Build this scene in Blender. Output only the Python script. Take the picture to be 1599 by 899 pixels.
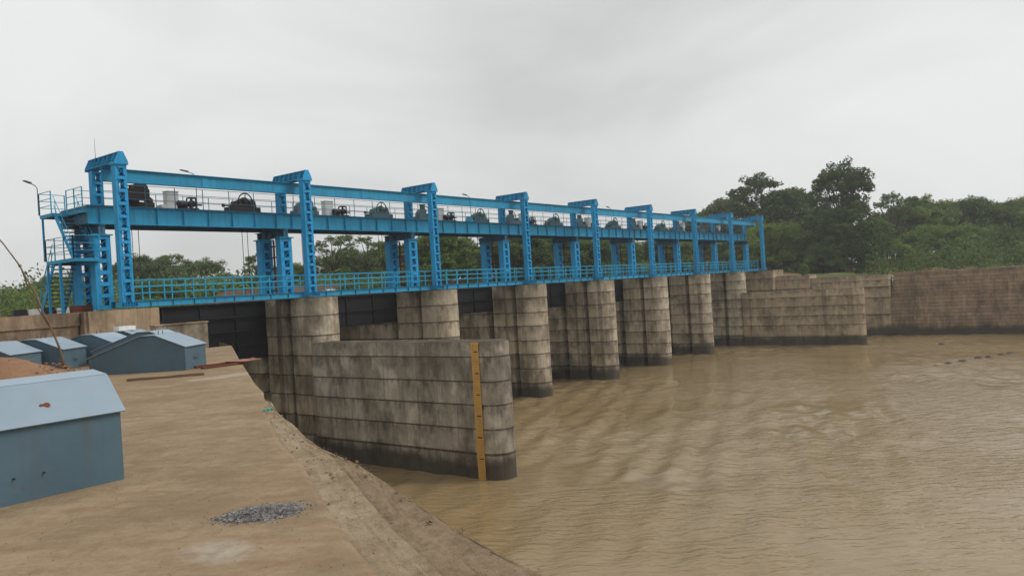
import bpy, math, random
import numpy as np
from mathutils import Matrix, Vector
random.seed(7); rng = np.random.default_rng(7)
scene = bpy.context.scene
col = scene.collection
for o in list(bpy.data.objects): bpy.data.objects.remove(o)

# ------------------------------------------------------------ camera, sky, sun, exposure
H = 8.9                                    # eye height above the water, metres
YAW, PITCH, ROLL = math.radians(37.292), math.radians(-0.085), math.radians(3.518)
cam = bpy.data.cameras.new('camera'); camo = bpy.data.objects.new('camera', cam); col.objects.link(camo)
_f = Vector((math.cos(PITCH)*math.cos(YAW), math.cos(PITCH)*math.sin(YAW), math.sin(PITCH)))
_r = Vector((math.sin(YAW), -math.cos(YAW), 0)); _u = _r.cross(_f)
_r2 = math.cos(ROLL)*_r - math.sin(ROLL)*_u; _u2 = math.sin(ROLL)*_r + math.cos(ROLL)*_u
camo.matrix_world = Matrix(((_r2.x, _u2.x, -_f.x, 0), (_r2.y, _u2.y, -_f.y, 0), (_r2.z, _u2.z, -_f.z, H), (0, 0, 0, 1)))
cam.sensor_width = 36; cam.lens = 36*1223.5/1599; cam.clip_start = 0.05; cam.clip_end = 5000
scene.camera = camo

SUN_EL, SUN_AZ = math.radians(48), math.radians(-52)   # azimuth measured from +X towards +Y
world = bpy.data.worlds.new('World'); scene.world = world; world.use_nodes = True
wn, wl = world.node_tree.nodes, world.node_tree.links
wn.clear()
def wnode(t, **k):
    n = wn.new(t)
    for a, b in k.items(): setattr(n, a, b)
    return n
wo = wnode('ShaderNodeOutputWorld'); bg = wnode('ShaderNodeBackground')
sky = wnode('ShaderNodeTexSky', sky_type='NISHITA', sun_disc=False, sun_elevation=SUN_EL, sun_rotation=math.radians(90)-SUN_AZ,
            air_density=1.0, dust_density=4.0, ozone_density=1.0)
tc = wnode('ShaderNodeTexCoord'); mp = wnode('ShaderNodeMapping'); mp.inputs['Scale'].default_value = (1.0, 1.0, 2.2)
nz = wnode('ShaderNodeTexNoise'); nz.inputs['Scale'].default_value = 1.7; nz.inputs['Detail'].default_value = 4; nz.inputs['Roughness'].default_value = .5
nz.inputs['Distortion'].default_value = .6
cr = wnode('ShaderNodeValToRGB'); e = cr.color_ramp.elements
e[0].position = .32; e[0].color = (6.4, 6.5, 6.45, 1); e[1].position = .66; e[1].color = (8.7, 8.9, 8.8, 1)
mx = wnode('ShaderNodeMix', data_type='RGBA'); mx.inputs[0].default_value = .96
wl.new(tc.outputs['Generated'], mp.inputs['Vector']); wl.new(mp.outputs[0], nz.inputs['Vector']); wl.new(nz.outputs['Fac'], cr.inputs[0])
wl.new(sky.outputs[0], mx.inputs[6]); wl.new(cr.outputs[0], mx.inputs[7]); wl.new(mx.outputs[2], bg.inputs[0])
bg.inputs[1].default_value = 0.083
wl.new(bg.outputs[0], wo.inputs[0])

sun = bpy.data.lights.new('sun', 'SUN'); suno = bpy.data.objects.new('sun', sun); col.objects.link(suno)
sun.energy = 1.5; sun.angle = math.radians(22); sun.color = (1.0, .95, .87)
_d = Vector((math.cos(SUN_EL)*math.cos(SUN_AZ), math.cos(SUN_EL)*math.sin(SUN_AZ), math.sin(SUN_EL)))
suno.rotation_euler = _d.to_track_quat('Z', 'Y').to_euler()
vs = scene.view_settings; vs.view_transform = 'Standard'; vs.look = 'None'; vs.exposure = 0.25; vs.gamma = 1.0; vs.use_curve_mapping = False
scene.render.resolution_x, scene.render.resolution_y = 1024, 575

# ------------------------------------------------------------ materials
MATS = {}
class NT:
    def __init__(s, name):
        s.m = bpy.data.materials.new(name); s.m.use_nodes = True; s.n = s.m.node_tree.nodes; s.l = s.m.node_tree.links
        s.b = s.n['Principled BSDF']; s.out = s.n['Material Output']; MATS[name] = s.m
        s.geo = s.n.new('ShaderNodeNewGeometry'); s.tc = s.n.new('ShaderNodeTexCoord'); s.oi = s.n.new('ShaderNodeObjectInfo')
    def link(s, a, b): s.l.new(a, b)
    def noise(s, scale, detail=4, rough=.55, stretch=(1, 1, 1), src=None, dist=0, rot=0.0):
        mp = s.n.new('ShaderNodeMapping'); mp.inputs['Scale'].default_value = stretch
        if rot: mp.vector_type = 'TEXTURE'; mp.inputs['Rotation'].default_value = (0, 0, rot)
        s.link(src or s.geo.outputs['Position'], mp.inputs['Vector'])
        t = s.n.new('ShaderNodeTexNoise'); t.inputs['Scale'].default_value = scale; t.inputs['Detail'].default_value = detail
        t.inputs['Roughness'].default_value = rough; t.inputs['Distortion'].default_value = dist
        s.link(mp.outputs[0], t.inputs['Vector']); return t.outputs['Fac']
    def ramp(s, fac, a, b, ca=(0, 0, 0, 1), cb=(1, 1, 1, 1)):
        r = s.n.new('ShaderNodeValToRGB'); e = r.color_ramp.elements
        e[0].position, e[1].position = a, b; e[0].color, e[1].color = c4(ca), c4(cb)
        s.link(fac, r.inputs[0]); return r.outputs[0]
    def mix(s, fac, a, b, mode='MIX'):
        m = s.n.new('ShaderNodeMix'); m.data_type = 'RGBA'; m.blend_type = mode
        for sock, v in ((m.inputs[0], fac), (m.inputs[6], a), (m.inputs[7], b)):
            if isinstance(v, (int, float)): sock.default_value = v
            elif isinstance(v, tuple): sock.default_value = c4(v)
            else: s.link(v, sock)
        return m.outputs[2]
    def math(s, op, a, b=0.0, c=None):
        m = s.n.new('ShaderNodeMath'); m.operation = op
        for i, v in enumerate((a, b, c)):
            if v is None: continue
            if isinstance(v, (int, float)): m.inputs[i].default_value = v
            else: s.link(v, m.inputs[i])
        return m.outputs[0]
    def sep(s, v):
        n = s.n.new('ShaderNodeSeparateXYZ'); s.link(v, n.inputs[0]); return n.outputs
    def maprange(s, v, a, b, c=0.0, d=1.0):
        n = s.n.new('ShaderNodeMapRange'); n.interpolation_type = 'SMOOTHSTEP'
        for i, q in enumerate((v, a, b, c, d)):
            if isinstance(q, (int, float)): n.inputs[i].default_value = q
            else: s.link(q, n.inputs[i])
        return n.outputs[0]
    def bump(s, h, strength=.3, dist=.05, prev=None):
        b = s.n.new('ShaderNodeBump'); b.inputs['Strength'].default_value = strength; b.inputs['Distance'].default_value = dist
        s.link(h, b.inputs['Height'])
        if prev is not None: s.link(prev, b.inputs['Normal'])
        return b.outputs[0]
    def fin(s, color, rough=.8, normal=None, metal=0.0, spec=.4):
        if isinstance(color, tuple): s.b.inputs['Base Color'].default_value = c4(color)
        else: s.link(color, s.b.inputs['Base Color'])
        if isinstance(rough, (int, float)): s.b.inputs['Roughness'].default_value = rough
        else: s.link(rough, s.b.inputs['Roughness'])
        s.b.inputs['Metallic'].default_value = metal; s.b.inputs['Specular IOR Level'].default_value = spec
        if normal is not None: s.link(normal, s.b.inputs['Normal'])
        return s.m
def c4(c): return tuple(c) if len(c) == 4 else (*c, 1.0)

def concrete(name, ca, cb, stain=(.05, .038, .026), joint=1.0, streak=.72, wet=True, vary=.62):
    t = NT(name)
    n1 = t.noise(.55, 6, .6); n2 = t.noise(7, 5, .65)
    base = t.mix(t.ramp(n1, .3, .7), ca, cb)
    base = t.mix(t.math('MULTIPLY', t.ramp(n2, .35, .75), .35), base, (cb[0]*1.15, cb[1]*1.15, cb[2]*1.15))
    var = t.math('MULTIPLY_ADD', t.oi.outputs['Random'], vary, 1.0-vary*.5)
    vc = t.n.new('ShaderNodeCombineColor'); [t.link(var, vc.inputs[i]) for i in range(3)]
    base = t.mix(1.0, base, vc.outputs[0], 'MULTIPLY')
    # pale patches where the lifts dried cleaner, dark algae blotches, vertical run-off streaks and thin drip lines
    pale = t.noise(.8, 5, .6, (1, 1, .6)); base = t.mix(t.math('MULTIPLY', t.ramp(pale, .50, .60), .7), base, tuple(min(1, v*1.3) for v in cb))
    bl = t.noise(.5, 6, .7, (1, 1, .6)); base = t.mix(t.math('MULTIPLY', t.ramp(bl, .47, .64), .8*streak), base, stain)
    st = t.noise(1.0, 5, .65, (3.2, 3.2, .16)); st2 = t.noise(1.0, 4, .6, (11, 11, .35))
    sf = t.math('MULTIPLY', t.ramp(st, .44, .70), t.ramp(st2, .3, .62))
    base = t.mix(t.math('MULTIPLY', sf, streak*.75), base, stain)
    dr = t.noise(1.0, 2, .4, (.75, .75, .02)); base = t.mix(t.math('MULTIPLY', t.ramp(dr, .66, .70), .65*streak), base, stain)
    if joint:
        gz = t.sep(t.tc.outputs['Generated'])[2]
        dn = t.noise(1.0, 6, .7, (1.5, 1.5, .9)); dn2 = t.noise(1.0, 4, .6, (6, 6, .25))
        jf = t.math('MULTIPLY', t.maprange(gz, .25, 1.0), t.math('MULTIPLY', t.ramp(dn, .42, .62), t.ramp(dn2, .25, .6, (.35, .35, .35), (1, 1, 1))))
        low = t.maprange(gz, .07, .0); up = t.maprange(gz, .94, .975)
        jf = t.math('MAXIMUM', t.math('MULTIPLY', jf, joint*.85), t.math('MULTIPLY', t.math('MULTIPLY', t.math('MAXIMUM', low, up), t.ramp(dn, .3, .5, (.45, .45, .45), (1, 1, 1))), joint*.9))
        base = t.mix(jf, base, stain)
    if wet:
        z = t.sep(t.geo.outputs['Position'])[2]
        wn_ = t.noise(1.0, 3, .5, (.7, .7, .7))
        wf = t.maprange(z, t.math('MULTIPLY_ADD', wn_, 1.5, .65), t.math('MULTIPLY_ADD', wn_, 1.1, .05))
        base = t.mix(t.math('MULTIPLY', wf, .88), base, (.045, .036, .026))
    nb = t.bump(n2, .35, .02); nb = t.bump(st2, .25, .02, nb)
    return t.fin(base, .88, nb, spec=.25)

def steel(name, c, dirt=(.05, .035, .025), amount=.35, rough=.6, rust=0.0, dent=0.0):
    t = NT(name)
    n1 = t.noise(.9, 5, .6); st = t.noise(1.0, 5, .65, (5, 5, .35))
    base = t.mix(t.ramp(n1, .3, .7), tuple(v*.86 for v in c), tuple(min(1, v*1.12) for v in c))
    base = t.mix(t.math('MULTIPLY', t.ramp(st, .5, .78), amount), base, dirt)
    if rust:
        rn = t.noise(2.3, 6, .7); base = t.mix(t.math('MULTIPLY', t.ramp(rn, .66-rust*.2, .75), .9), base, (.16, .055, .02))
    var = t.math('MULTIPLY_ADD', t.oi.outputs['Random'], .24, .88)
    vc = t.n.new('ShaderNodeCombineColor'); [t.link(var, vc.inputs[i]) for i in range(3)]
    base = t.mix(1.0, base, vc.outputs[0], 'MULTIPLY')
    return t.fin(base, t.math('MULTIPLY_ADD', n1, .3, rough-.15), t.bump(t.noise(1.8, 3), .5, dent, t.bump(t.noise(14, 3), .08, .01)) if dent else t.bump(t.noise(14, 3), .08, .01), spec=.22)

M_CON = concrete('pier_concrete', (.40, .335, .245), (.51, .435, .33))
M_CON3 = concrete('divide_wall_concrete', (.35, .31, .245), (.46, .41, .335), streak=.8)
M_CON2 = concrete('far_wall_concrete', (.34, .265, .175), (.45, .355, .24), streak=.6, vary=.3)
M_BOARD = concrete('board_marked_concrete', (.25, .172, .112), (.32, .23, .152), joint=.6, streak=.7, vary=.3)
M_ABUT = concrete('abutment_concrete', (.27, .195, .125), (.37, .275, .185), joint=0, streak=.8, wet=False)
M_BLUE = steel('blue_paint', (.03, .30, .51), amount=.42, rust=.08)
M_BLUE2 = steel('blue_paint_column', (.02, .305, .60), amount=.42, rust=.08)
M_DUSK = steel('dusty_shaded_blue_paint', (.05, .17, .26), amount=.5)  # darker blue; on the end plate it also stands in for shade
M_TREAD = steel('dark_blue_tread', (.02, .06, .11), amount=.5)
M_RAIL = steel('rail_paint', (.02, .35, .55), amount=.2)
M_HOOD = steel('grey_blue_sheet', (.085, .14, .18), dirt=(.10, .105, .10), amount=.6, rust=.04, dent=.04)
M_ROOF = steel('pale_blue_sheet', (.27, .35, .43), dirt=(.30, .30, .28), amount=.3, rough=.45, rust=.12, dent=.025)
M_RUST = steel('rusty_steel', (.13, .045, .025), amount=.5, rough=.8)
M_DARK = steel('dark_grease_steel', (.03, .027, .026), amount=.3, rough=.55)
M_GREY = steel('grey_green_machine', (.07, .12, .135), amount=.45)
M_CAB = steel('cabinet_grey', (.48, .50, .49), dirt=(.3, .28, .25), amount=.3)
M_GATE = steel('gate_steel', (.022, .024, .03), dirt=(.05, .035, .025), amount=.5, rough=.5)
M_WHITE = steel('white_paint', (.75, .75, .74), dirt=(.35, .3, .25), amount=.35)
M_BLACK = steel('black_paint', (.03, .03, .035), dirt=(.15, .12, .1), amount=.3)
M_ROPE = steel('wire_rope', (.05, .045, .045), amount=.2)
M_LITTER = steel('teal_plastic', (.05, .35, .30), amount=.1)
M_REDPLATE = steel('faded_red_plate', (.30, .13, .10), amount=.3)
M_PLANK = NT('weathered_wood'); M_PLANK = M_PLANK.fin(M_PLANK.mix(M_PLANK.noise(6, 5, .6, (1, 1, 1)), (.10, .06, .035), (.22, .14, .09)), .9)
M_BAMBOO = NT('dry_bamboo'); M_BAMBOO = M_BAMBOO.fin(M_BAMBOO.mix(M_BAMBOO.ramp(M_BAMBOO.noise(4, 4, .6), .35, .65), (.13, .075, .045), (.21, .14, .09)), .8)

def apron_mat():
    t = NT('apron_concrete')
    n1 = t.noise(.28, 5, .6); n2 = t.noise(1.0, 6, .65, (.8, .17, 1), rot=math.radians(-56)); n3 = t.noise(22, 4, .6); n4 = t.noise(2.2, 6, .7)
    b = t.mix(t.ramp(n1, .3, .7), (.265, .195, .12), (.33, .25, .165))
    b = t.mix(t.math('MULTIPLY', t.ramp(n2, .44, .68), .65), b, (.22, .14, .072))
    b = t.mix(t.math('MULTIPLY', t.ramp(n4, .52, .75), .5), b, (.42, .32, .21))
    b = t.mix(t.math('MULTIPLY', t.ramp(n3, .54, .70), .45), b, (.22, .15, .09))
    n7 = t.noise(.7, 6, .7); b = t.mix(t.math('MULTIPLY', t.ramp(n7, .46, .60), .6), b, (.185, .13, .078))
    cr_ = t.noise(.9, 8, .75, dist=1.2); b = t.mix(t.math('MULTIPLY', t.ramp(t.math('ABSOLUTE', t.math('SUBTRACT', cr_, .5)), .0, .006, (1, 1, 1), (0, 0, 0)), .35), b, (.16, .11, .07))
    # pale cement-dust patches with their own ragged shape
    def patch(x, y, rx, ry):
        s = t.sep(t.geo.outputs['Position'])
        dx = t.math('DIVIDE', t.math('SUBTRACT', s[0], x), rx); dy = t.math('DIVIDE', t.math('SUBTRACT', s[1], y), ry)
        d = t.math('ADD', t.math('MULTIPLY', dx, dx), t.math('MULTIPLY', dy, dy))
        d = t.math('ADD', d, t.math('MULTIPLY', t.math('SUBTRACT', n4, .5), 2.2))
        return t.maprange(d, 1.1, .2)
    b = t.mix(t.math('MULTIPLY', patch(2.85, 4.7, .24, .34), .28), b, (.50, .49, .47))
    b = t.mix(t.math('MULTIPLY', patch(10.2, 15.8, 1.2, .5), .45), b, (.46, .42, .36))
    n5 = t.noise(4.5, 7, .75); b = t.mix(t.math('MULTIPLY', t.ramp(n5, .47, .62), .5), b, (.19, .125, .07))
    n6 = t.noise(60, 3, .6); b = t.mix(t.math('MULTIPLY', t.ramp(n6, .6, .72), .3), b, (.45, .36, .25))
    nb = t.bump(n3, .5, .015); nb = t.bump(n5, .4, .03, nb)
    return t.fin(b, .92, nb, spec=.2)
M_APRON = apron_mat()
def dirt_mat(name, ca, cb, cc, sc=.8):
    t = NT(name); n1 = t.noise(sc, 7, .7); n2 = t.noise(9, 6, .7); n3 = t.noise(40, 3, .6)
    b = t.mix(t.ramp(n1, .35, .65), ca, cb); b = t.mix(t.math('MULTIPLY', t.ramp(n2, .5, .72), .6), b, cc)
    nb = t.bump(n2, .7, .06); nb = t.bump(n3, .4, .015, nb)
    return t.fin(b, .95, nb, spec=.15)
M_DIRT = dirt_mat('ledge_dirt', (.19, .135, .085), (.29, .215, .14), (.105, .078, .052), 2.2)
M_COPING = dirt_mat('coping_concrete', (.24, .175, .108), (.36, .285, .195), (.165, .115, .07), 2.0)
M_SOIL = dirt_mat('red_soil', (.23, .125, .075), (.33, .20, .125), (.17, .095, .058))
def ground_mat():
    t = NT('bank_ground'); n1 = t.noise(.12, 6, .65); n2 = t.noise(3, 6, .7)
    b = t.mix(t.ramp(n2, .35, .65), (.20, .105, .06), (.29, .17, .10))
    b = t.mix(t.ramp(n1, .45, .58), b, t.mix(n2, (.06, .085, .025), (.11, .13, .045)))
    s = t.sep(t.geo.outputs['Position'])
    return t.fin(b, .95, t.bump(n2, .8, .15), spec=.15)
M_GROUND = ground_mat()
def water_mat():
    t = NT('muddy_water')
    n1 = t.noise(.06, 4, .55); nf = t.noise(.5, 7, .7, (1, 1.6, 1), dist=.8); nz_ = t.noise(.05, 3, .5)
    b = t.mix(t.ramp(n1, .3, .7), (.235, .163, .076), (.29, .213, .12))
    fm = t.math('MULTIPLY', t.ramp(nf, .66, .76), t.ramp(nz_, .46, .58))
    b = t.mix(t.math('MULTIPLY', fm, .55), b, (.55, .47, .36))
    w1 = t.noise(1.6, 2.5, .5, (2.0, .6, 1), dist=.5, rot=math.radians(-53)); w2 = t.noise(5.0, 2, .5, (1.8, .6, 1), dist=.3, rot=math.radians(-48))
    mod = t.ramp(t.noise(.09, 3, .5), .36, .62, (.14, .14, .14), (1, 1, 1))
    hb = t.math('MULTIPLY', t.math('ADD', w1, t.math('MULTIPLY', w2, .28)), mod)
    return t.fin(b, .08, t.bump(hb, .8, .15), spec=.5)
M_WATER = water_mat(); MATS['muddy_water'].node_tree.nodes['Principled BSDF'].inputs['IOR'].default_value = 1.33
def leaf_mat(name, ca, cb):
    t = NT(name); n = t.noise(.35, 4, .6); n2 = t.noise(2.5, 3, .6)
    b = t.mix(t.ramp(n, .35, .65), tuple(v*.72 for v in ca), tuple(v*1.22 for v in cb)); b = t.mix(t.math('MULTIPLY', n2, .45), b, tuple(v*.6 for v in ca))
    var = t.math('MULTIPLY_ADD', t.oi.outputs['Random'], .5, .75)
    vc = t.n.new('ShaderNodeCombineColor'); [t.link(var, vc.inputs[i]) for i in range(3)]
    b = t.mix(1.0, b, vc.outputs[0], 'MULTIPLY')
    t.fin(b, .7, spec=.2)
    tr = t.n.new('ShaderNodeBsdfTranslucent'); t.link(b, tr.inputs[0])
    ms = t.n.new('ShaderNodeMixShader'); ms.inputs[0].default_value = .3
    t.link(t.b.outputs[0], ms.inputs[1]); t.link(tr.outputs[0], ms.inputs[2]); t.link(ms.outputs[0], t.out.inputs[0])
    return t.m
LEAF = [leaf_mat('leaf_dark', (.085, .14, .042), (.13, .195, .06)), leaf_mat('leaf_mid', (.115, .19, .045), (.165, .24, .065)),
        leaf_mat('leaf_light', (.165, .245, .052), (.21, .29, .072)), leaf_mat('leaf_grey', (.105, .16, .06), (.14, .195, .08))]
M_BARK = NT('bark'); M_BARK = M_BARK.fin(M_BARK.mix(M_BARK.noise(5, 5), (.06, .045, .03), (.13, .10, .075)), .95)
M_ROCK = dirt_mat('wet_dark_rock', (.05, .045, .042), (.09, .08, .072), (.03, .028, .026))
M_STONE = dirt_mat('grey_stone', (.20, .18, .16), (.32, .30, .28), (.12, .11, .10))
def gravel_mat():
    t = NT('gravel_stone'); v = t.n.new('ShaderNodeTexVoronoi'); v.inputs['Scale'].default_value = 45
    t.link(t.geo.outputs['Position'], v.inputs['Vector'])
    return t.fin(t.mix(t.ramp(t.sep(v.outputs['Color'])[0], .1, .9), (.07, .068, .072), (.36, .345, .345)), .85)
M_GRAVEL = gravel_mat()

# ------------------------------------------------------------ mesh helpers
class MB:
    def __init__(s): s.v = []; s.f = []
    def add(s, vs, fs):
        k = len(s.v); s.v += [tuple(p) for p in vs]; s.f += [tuple(i+k for i in f) for f in fs]; return s
    def box(s, x0, x1, y0, y1, z0, z1):
        return s.add([(x0, y0, z0), (x1, y0, z0), (x1, y1, z0), (x0, y1, z0), (x0, y0, z1), (x1, y0, z1), (x1, y1, z1), (x0, y1, z1)],
                     [(0, 3, 2, 1), (4, 5, 6, 7), (0, 1, 5, 4), (1, 2, 6, 5), (2, 3, 7, 6), (3, 0, 4, 7)])
    def bar(s, p, q, w, h=None, up=(0, 0, 1)):
        h = h or w; p, q = Vector(p), Vector(q); d = (q-p).normalized(); up = Vector(up)
        if abs(d.dot(up)) > .98: up = Vector((1, 0, 0))
        a = d.cross(up).normalized(); b = a.cross(d)
        vs = [e + a*(w/2*i) + b*(h/2*j) for e in (p, q) for i, j in ((-1, -1), (1, -1), (1, 1), (-1, 1))]
        return s.add(vs, [(0, 1, 2, 3), (7, 6, 5, 4), (0, 4, 5, 1), (1, 5, 6, 2), (2, 6, 7, 3), (3, 7, 4, 0)])
    def tube(s, pts, rad, n=8, cap=True):
        pts = [Vector(p) for p in pts]; rad = rad if isinstance(rad, (list, tuple)) else [rad]*len(pts); rings = []
        for i, p in enumerate(pts):
            d = (pts[min(i+1, len(pts)-1)]-pts[max(i-1, 0)]).normalized()
            up = Vector((0, 0, 1)) if abs(d.z) < .95 else Vector((1, 0, 0))
            a = d.cross(up).normalized(); b = d.cross(a)
            rings.append([p + rad[i]*(a*math.cos(2*math.pi*k/n)+b*math.sin(2*math.pi*k/n)) for k in range(n)])
        fs = [(i*n+k, i*n+(k+1) % n, (i+1)*n+(k+1) % n, (i+1)*n+k) for i in range(len(pts)-1) for k in range(n)]
        if cap: fs += [tuple(range(n-1, -1, -1)), tuple(range((len(pts)-1)*n, len(pts)*n))]
        return s.add([v for r in rings for v in r], fs)
    def prism(s, poly, a0, a1, axis='z'):
        n = len(poly)
        P = {'z': lambda u, v, a: (u, v, a), 'x': lambda u, v, a: (a, u, v), 'y': lambda u, v, a: (u, a, v)}[axis]
        vs = [P(u, v, a0) for u, v in poly]+[P(u, v, a1) for u, v in poly]
        fs = [tuple(range(n-1, -1, -1)), tuple(range(n, 2*n))]+[(k, (k+1) % n, n+(k+1) % n, n+k) for k in range(n)]
        return s.add(vs, fs)
    def torus(s, c, R, r, axis='y', n=28, m=6):
        vs = []
        for i in range(n):
            a = 2*math.pi*i/n
            for j in range(m):
                b = 2*math.pi*j/m; q = (R+r*math.cos(b)); u, v, w = q*math.cos(a), q*math.sin(a), r*math.sin(b)
                vs.append((c[0]+u, c[1]+w, c[2]+v) if axis == 'y' else (c[0]+w, c[1]+u, c[2]+v))
        return s.add(vs, [(i*m+j, ((i+1) % n)*m+j, ((i+1) % n)*m+(j+1) % m, i*m+(j+1) % m) for i in range(n) for j in range(m)])
    def mesh(s, mat, name='mesh', smooth=False):
        me = bpy.data.meshes.new(name); me.from_pydata(s.v, [], s.f)
        import bmesh
        bm = bmesh.new(); bm.from_mesh(me); bmesh.ops.recalc_face_normals(bm, faces=bm.faces); bm.to_mesh(me); bm.free()
        me.materials.append(mat)
        if smooth: me.polygons.foreach_set('use_smooth', [True]*len(me.polygons))
        return me
def link(name, me, parent=None, loc=(0, 0, 0), rz=0.0, scale=None):
    o = bpy.data.objects.new(name, me); col.objects.link(o); o.location = loc; o.rotation_euler = (0, 0, rz)
    if scale: o.scale = scale
    if parent is not None: o.parent = parent
    return o
def tag(o, label=None, cat=None, group=None, kind=None):
    for k, v in (('label', label), ('category', cat), ('group', group), ('kind', kind)):
        if v: o[k] = v
    return o
def thing(name, loc, label, cat, group=None, rz=0.0):
    return tag(link(name, None, None, loc, rz), label, cat, group)
def part(name, mb, mat, parent, loc=(0, 0, 0), smooth=False, rz=0.0): return link(name, mb.mesh(mat, name, smooth), parent, loc, rz)
def copy_tree(o, parent=None):
    c = o.copy(); col.objects.link(c); c.parent = parent
    for ch in [q for q in bpy.data.objects if q.parent == o]: copy_tree(ch, c)
    return c
ORD = ['first', 'second', 'third', 'fourth', 'fifth', 'sixth', 'seventh', 'eighth', 'ninth']
S = 10.9; BX = [18.65+S*i for i in range(9)]           # bents along the barrage

# ------------------------------------------------------------ ground, water, apron
CY = [-60, -6, 0, 1.6, 2.82, 3.31, 4.06, 4.70, 5.55, 6.38, 7.53, 9.76, 13.4, 20.2, 26.8, 31.5, 36.4, 75]
CX = [3.2, 3.2, 3.35, 3.55, 3.85, 4.03, 4.36, 4.67, 5.11, 5.52, 5.96, 7.05, 9.11, 13.24, 17.3, 19.7, 19.75, 19.75]
def edge(y): return float(np.interp(y, CY, CX))
def sstep(a, b, x): t = min(1, max(0, (x-a)/(b-a))); return t*t*(3-2*t)
NTAB = rng.random((64, 64))
def vnoise(x, y):
    xi, yi = np.floor(x).astype(int), np.floor(y).astype(int); fx, fy = x-xi, y-yi; fx = fx*fx*(3-2*fx); fy = fy*fy*(3-2*fy)
    g = lambda a, b: NTAB[a % 64, b % 64]
    return (g(xi, yi)*(1-fx)+g(xi+1, yi)*fx)*(1-fy)+(g(xi, yi+1)*(1-fx)+g(xi+1, yi+1)*fx)*fy
def fbm(x, y, o=4): return sum(vnoise(np.asarray(x)*2**k+k*7.3, np.asarray(y)*2**k+k*3.1)*.5**k for k in range(o))/1.9
def hz(x, y):                                          # ground height on the banks
    n = float(fbm(x*.25, y*.25))
    if x > 60 and y < 60: h = 7.3 + 1.0*sstep(20, 45, y) + sstep(112, 150, x)*.8
    else:
        kx = sstep(7, 11.5, x); h = (7.1 + 1.75*((1-kx)*sstep(29, 38, y)+kx*sstep(37.6, 38.2, y))) if x < 19.8 else 8.3
        h += .9*sstep(6, -4, x)*sstep(24, 38, y) + 1.2*math.exp(-((x-11.5)/2.6)**2-((y-33.6)/2.6)**2)*0
        if y > 60: h = 8.3+.9*sstep(62, 70, y)
    far = sstep(80, 300, abs(x)+abs(y))
    return h + (n-.5)*(.25+2.5*far)
ys = sorted(set([-300, -150, -60, -30, -10, 0, 5, 8, 12, 15, 18, 20, 22]+[24+.8*k for k in range(20)]+[40, 43, 47, 52, 57, 60, 62, 64, 67, 72, 80, 95, 120, 160, 220, 300]))
g = MB()
def grid(xs_of_y, yy):
    rows = [[(x, y, hz(x, y)) for x in xs_of_y(y)] for y in yy]; n = len(rows[0]); k = [q for r in rows for q in r]
    g.add(k, [(j*n+i, j*n+i+1, (j+1)*n+i+1, (j+1)*n+i) for j in range(len(rows)-1) for i in range(n-1)])
us = [1, .7, .45, .3, .2, .15, .11, .085, .065, .05, .04, .03, .022, .015, .009, .004, 0]
grid(lambda y: [edge(y)-.35-u*300 for u in us], [y for y in ys if y <= 62])
grid(lambda y: [108.6+u*u*290 for u in [i/14 for i in range(15)]], [y for y in ys if y <= 62])
grid(lambda y: [-280.6+k*26.0 for k in range(12)]+[19.4, 30, 40, 52, 64, 76, 88, 100, 108.6, 125, 150, 200, 250, 320, 398.6], [y for y in ys if y >= 62])
g.add([(19.3, 62, 8.6), (109, 62, 8.6), (109, 66, -2), (19.3, 66, -2)], [(0, 1, 2, 3)])
tag(link('ground', g.mesh(M_GROUND, 'ground', True)), kind='structure')

xs = np.concatenate([np.arange(-4, 40, .26), np.arange(40, 110, .45)]); yy = np.concatenate([np.arange(-46, 2, .7), np.arange(2, 40, .26), np.arange(40, 66, 1.2)])
X, Y = np.meshgrid(xs, yy)
ang = .35
U = X*math.cos(ang)+Y*math.sin(ang); V = -X*math.sin(ang)+Y*math.cos(ang)
turb = np.clip(fbm(X*.07+3, Y*.09+1, 3)*2.2-.65, .12, 1.0)*np.clip((Y+10)/25, .35, 1)*np.clip((44-Y)/6, .1, 1)*np.clip(np.abs(X-28.4)/5+np.clip(20-Y, 0, 9)/6, .25, 1)
Z = 2.1*turb*(.16*(fbm(U*.55, V*.9, 3)-.5)+.09*(fbm(U*1.4+9, V*2.1, 2)-.5)+.03*np.sin(V*3.1+4*fbm(U*.3, V*.3, 2)))
w = MB(); nx = len(xs)
w.v = list(zip(X.ravel().tolist(), Y.ravel().tolist(), Z.ravel().tolist()))
w.f = [(j*nx+i, j*nx+i+1, (j+1)*nx+i+1, (j+1)*nx+i) for j in range(len(yy)-1) for i in range(nx-1)]
w.add([(-4, -300, -.0), (110, -300, 0), (110, -45.9, -.02), (-4, -45.9, -.02)], [(0, 1, 2, 3)])
me = bpy.data.meshes.new('river_water'); me.from_pydata(w.v, [], w.f); me.materials.append(M_WATER); me.polygons.foreach_set('use_smooth', [True]*len(me.polygons))
tag(link('river_water', me), kind='structure')

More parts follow.
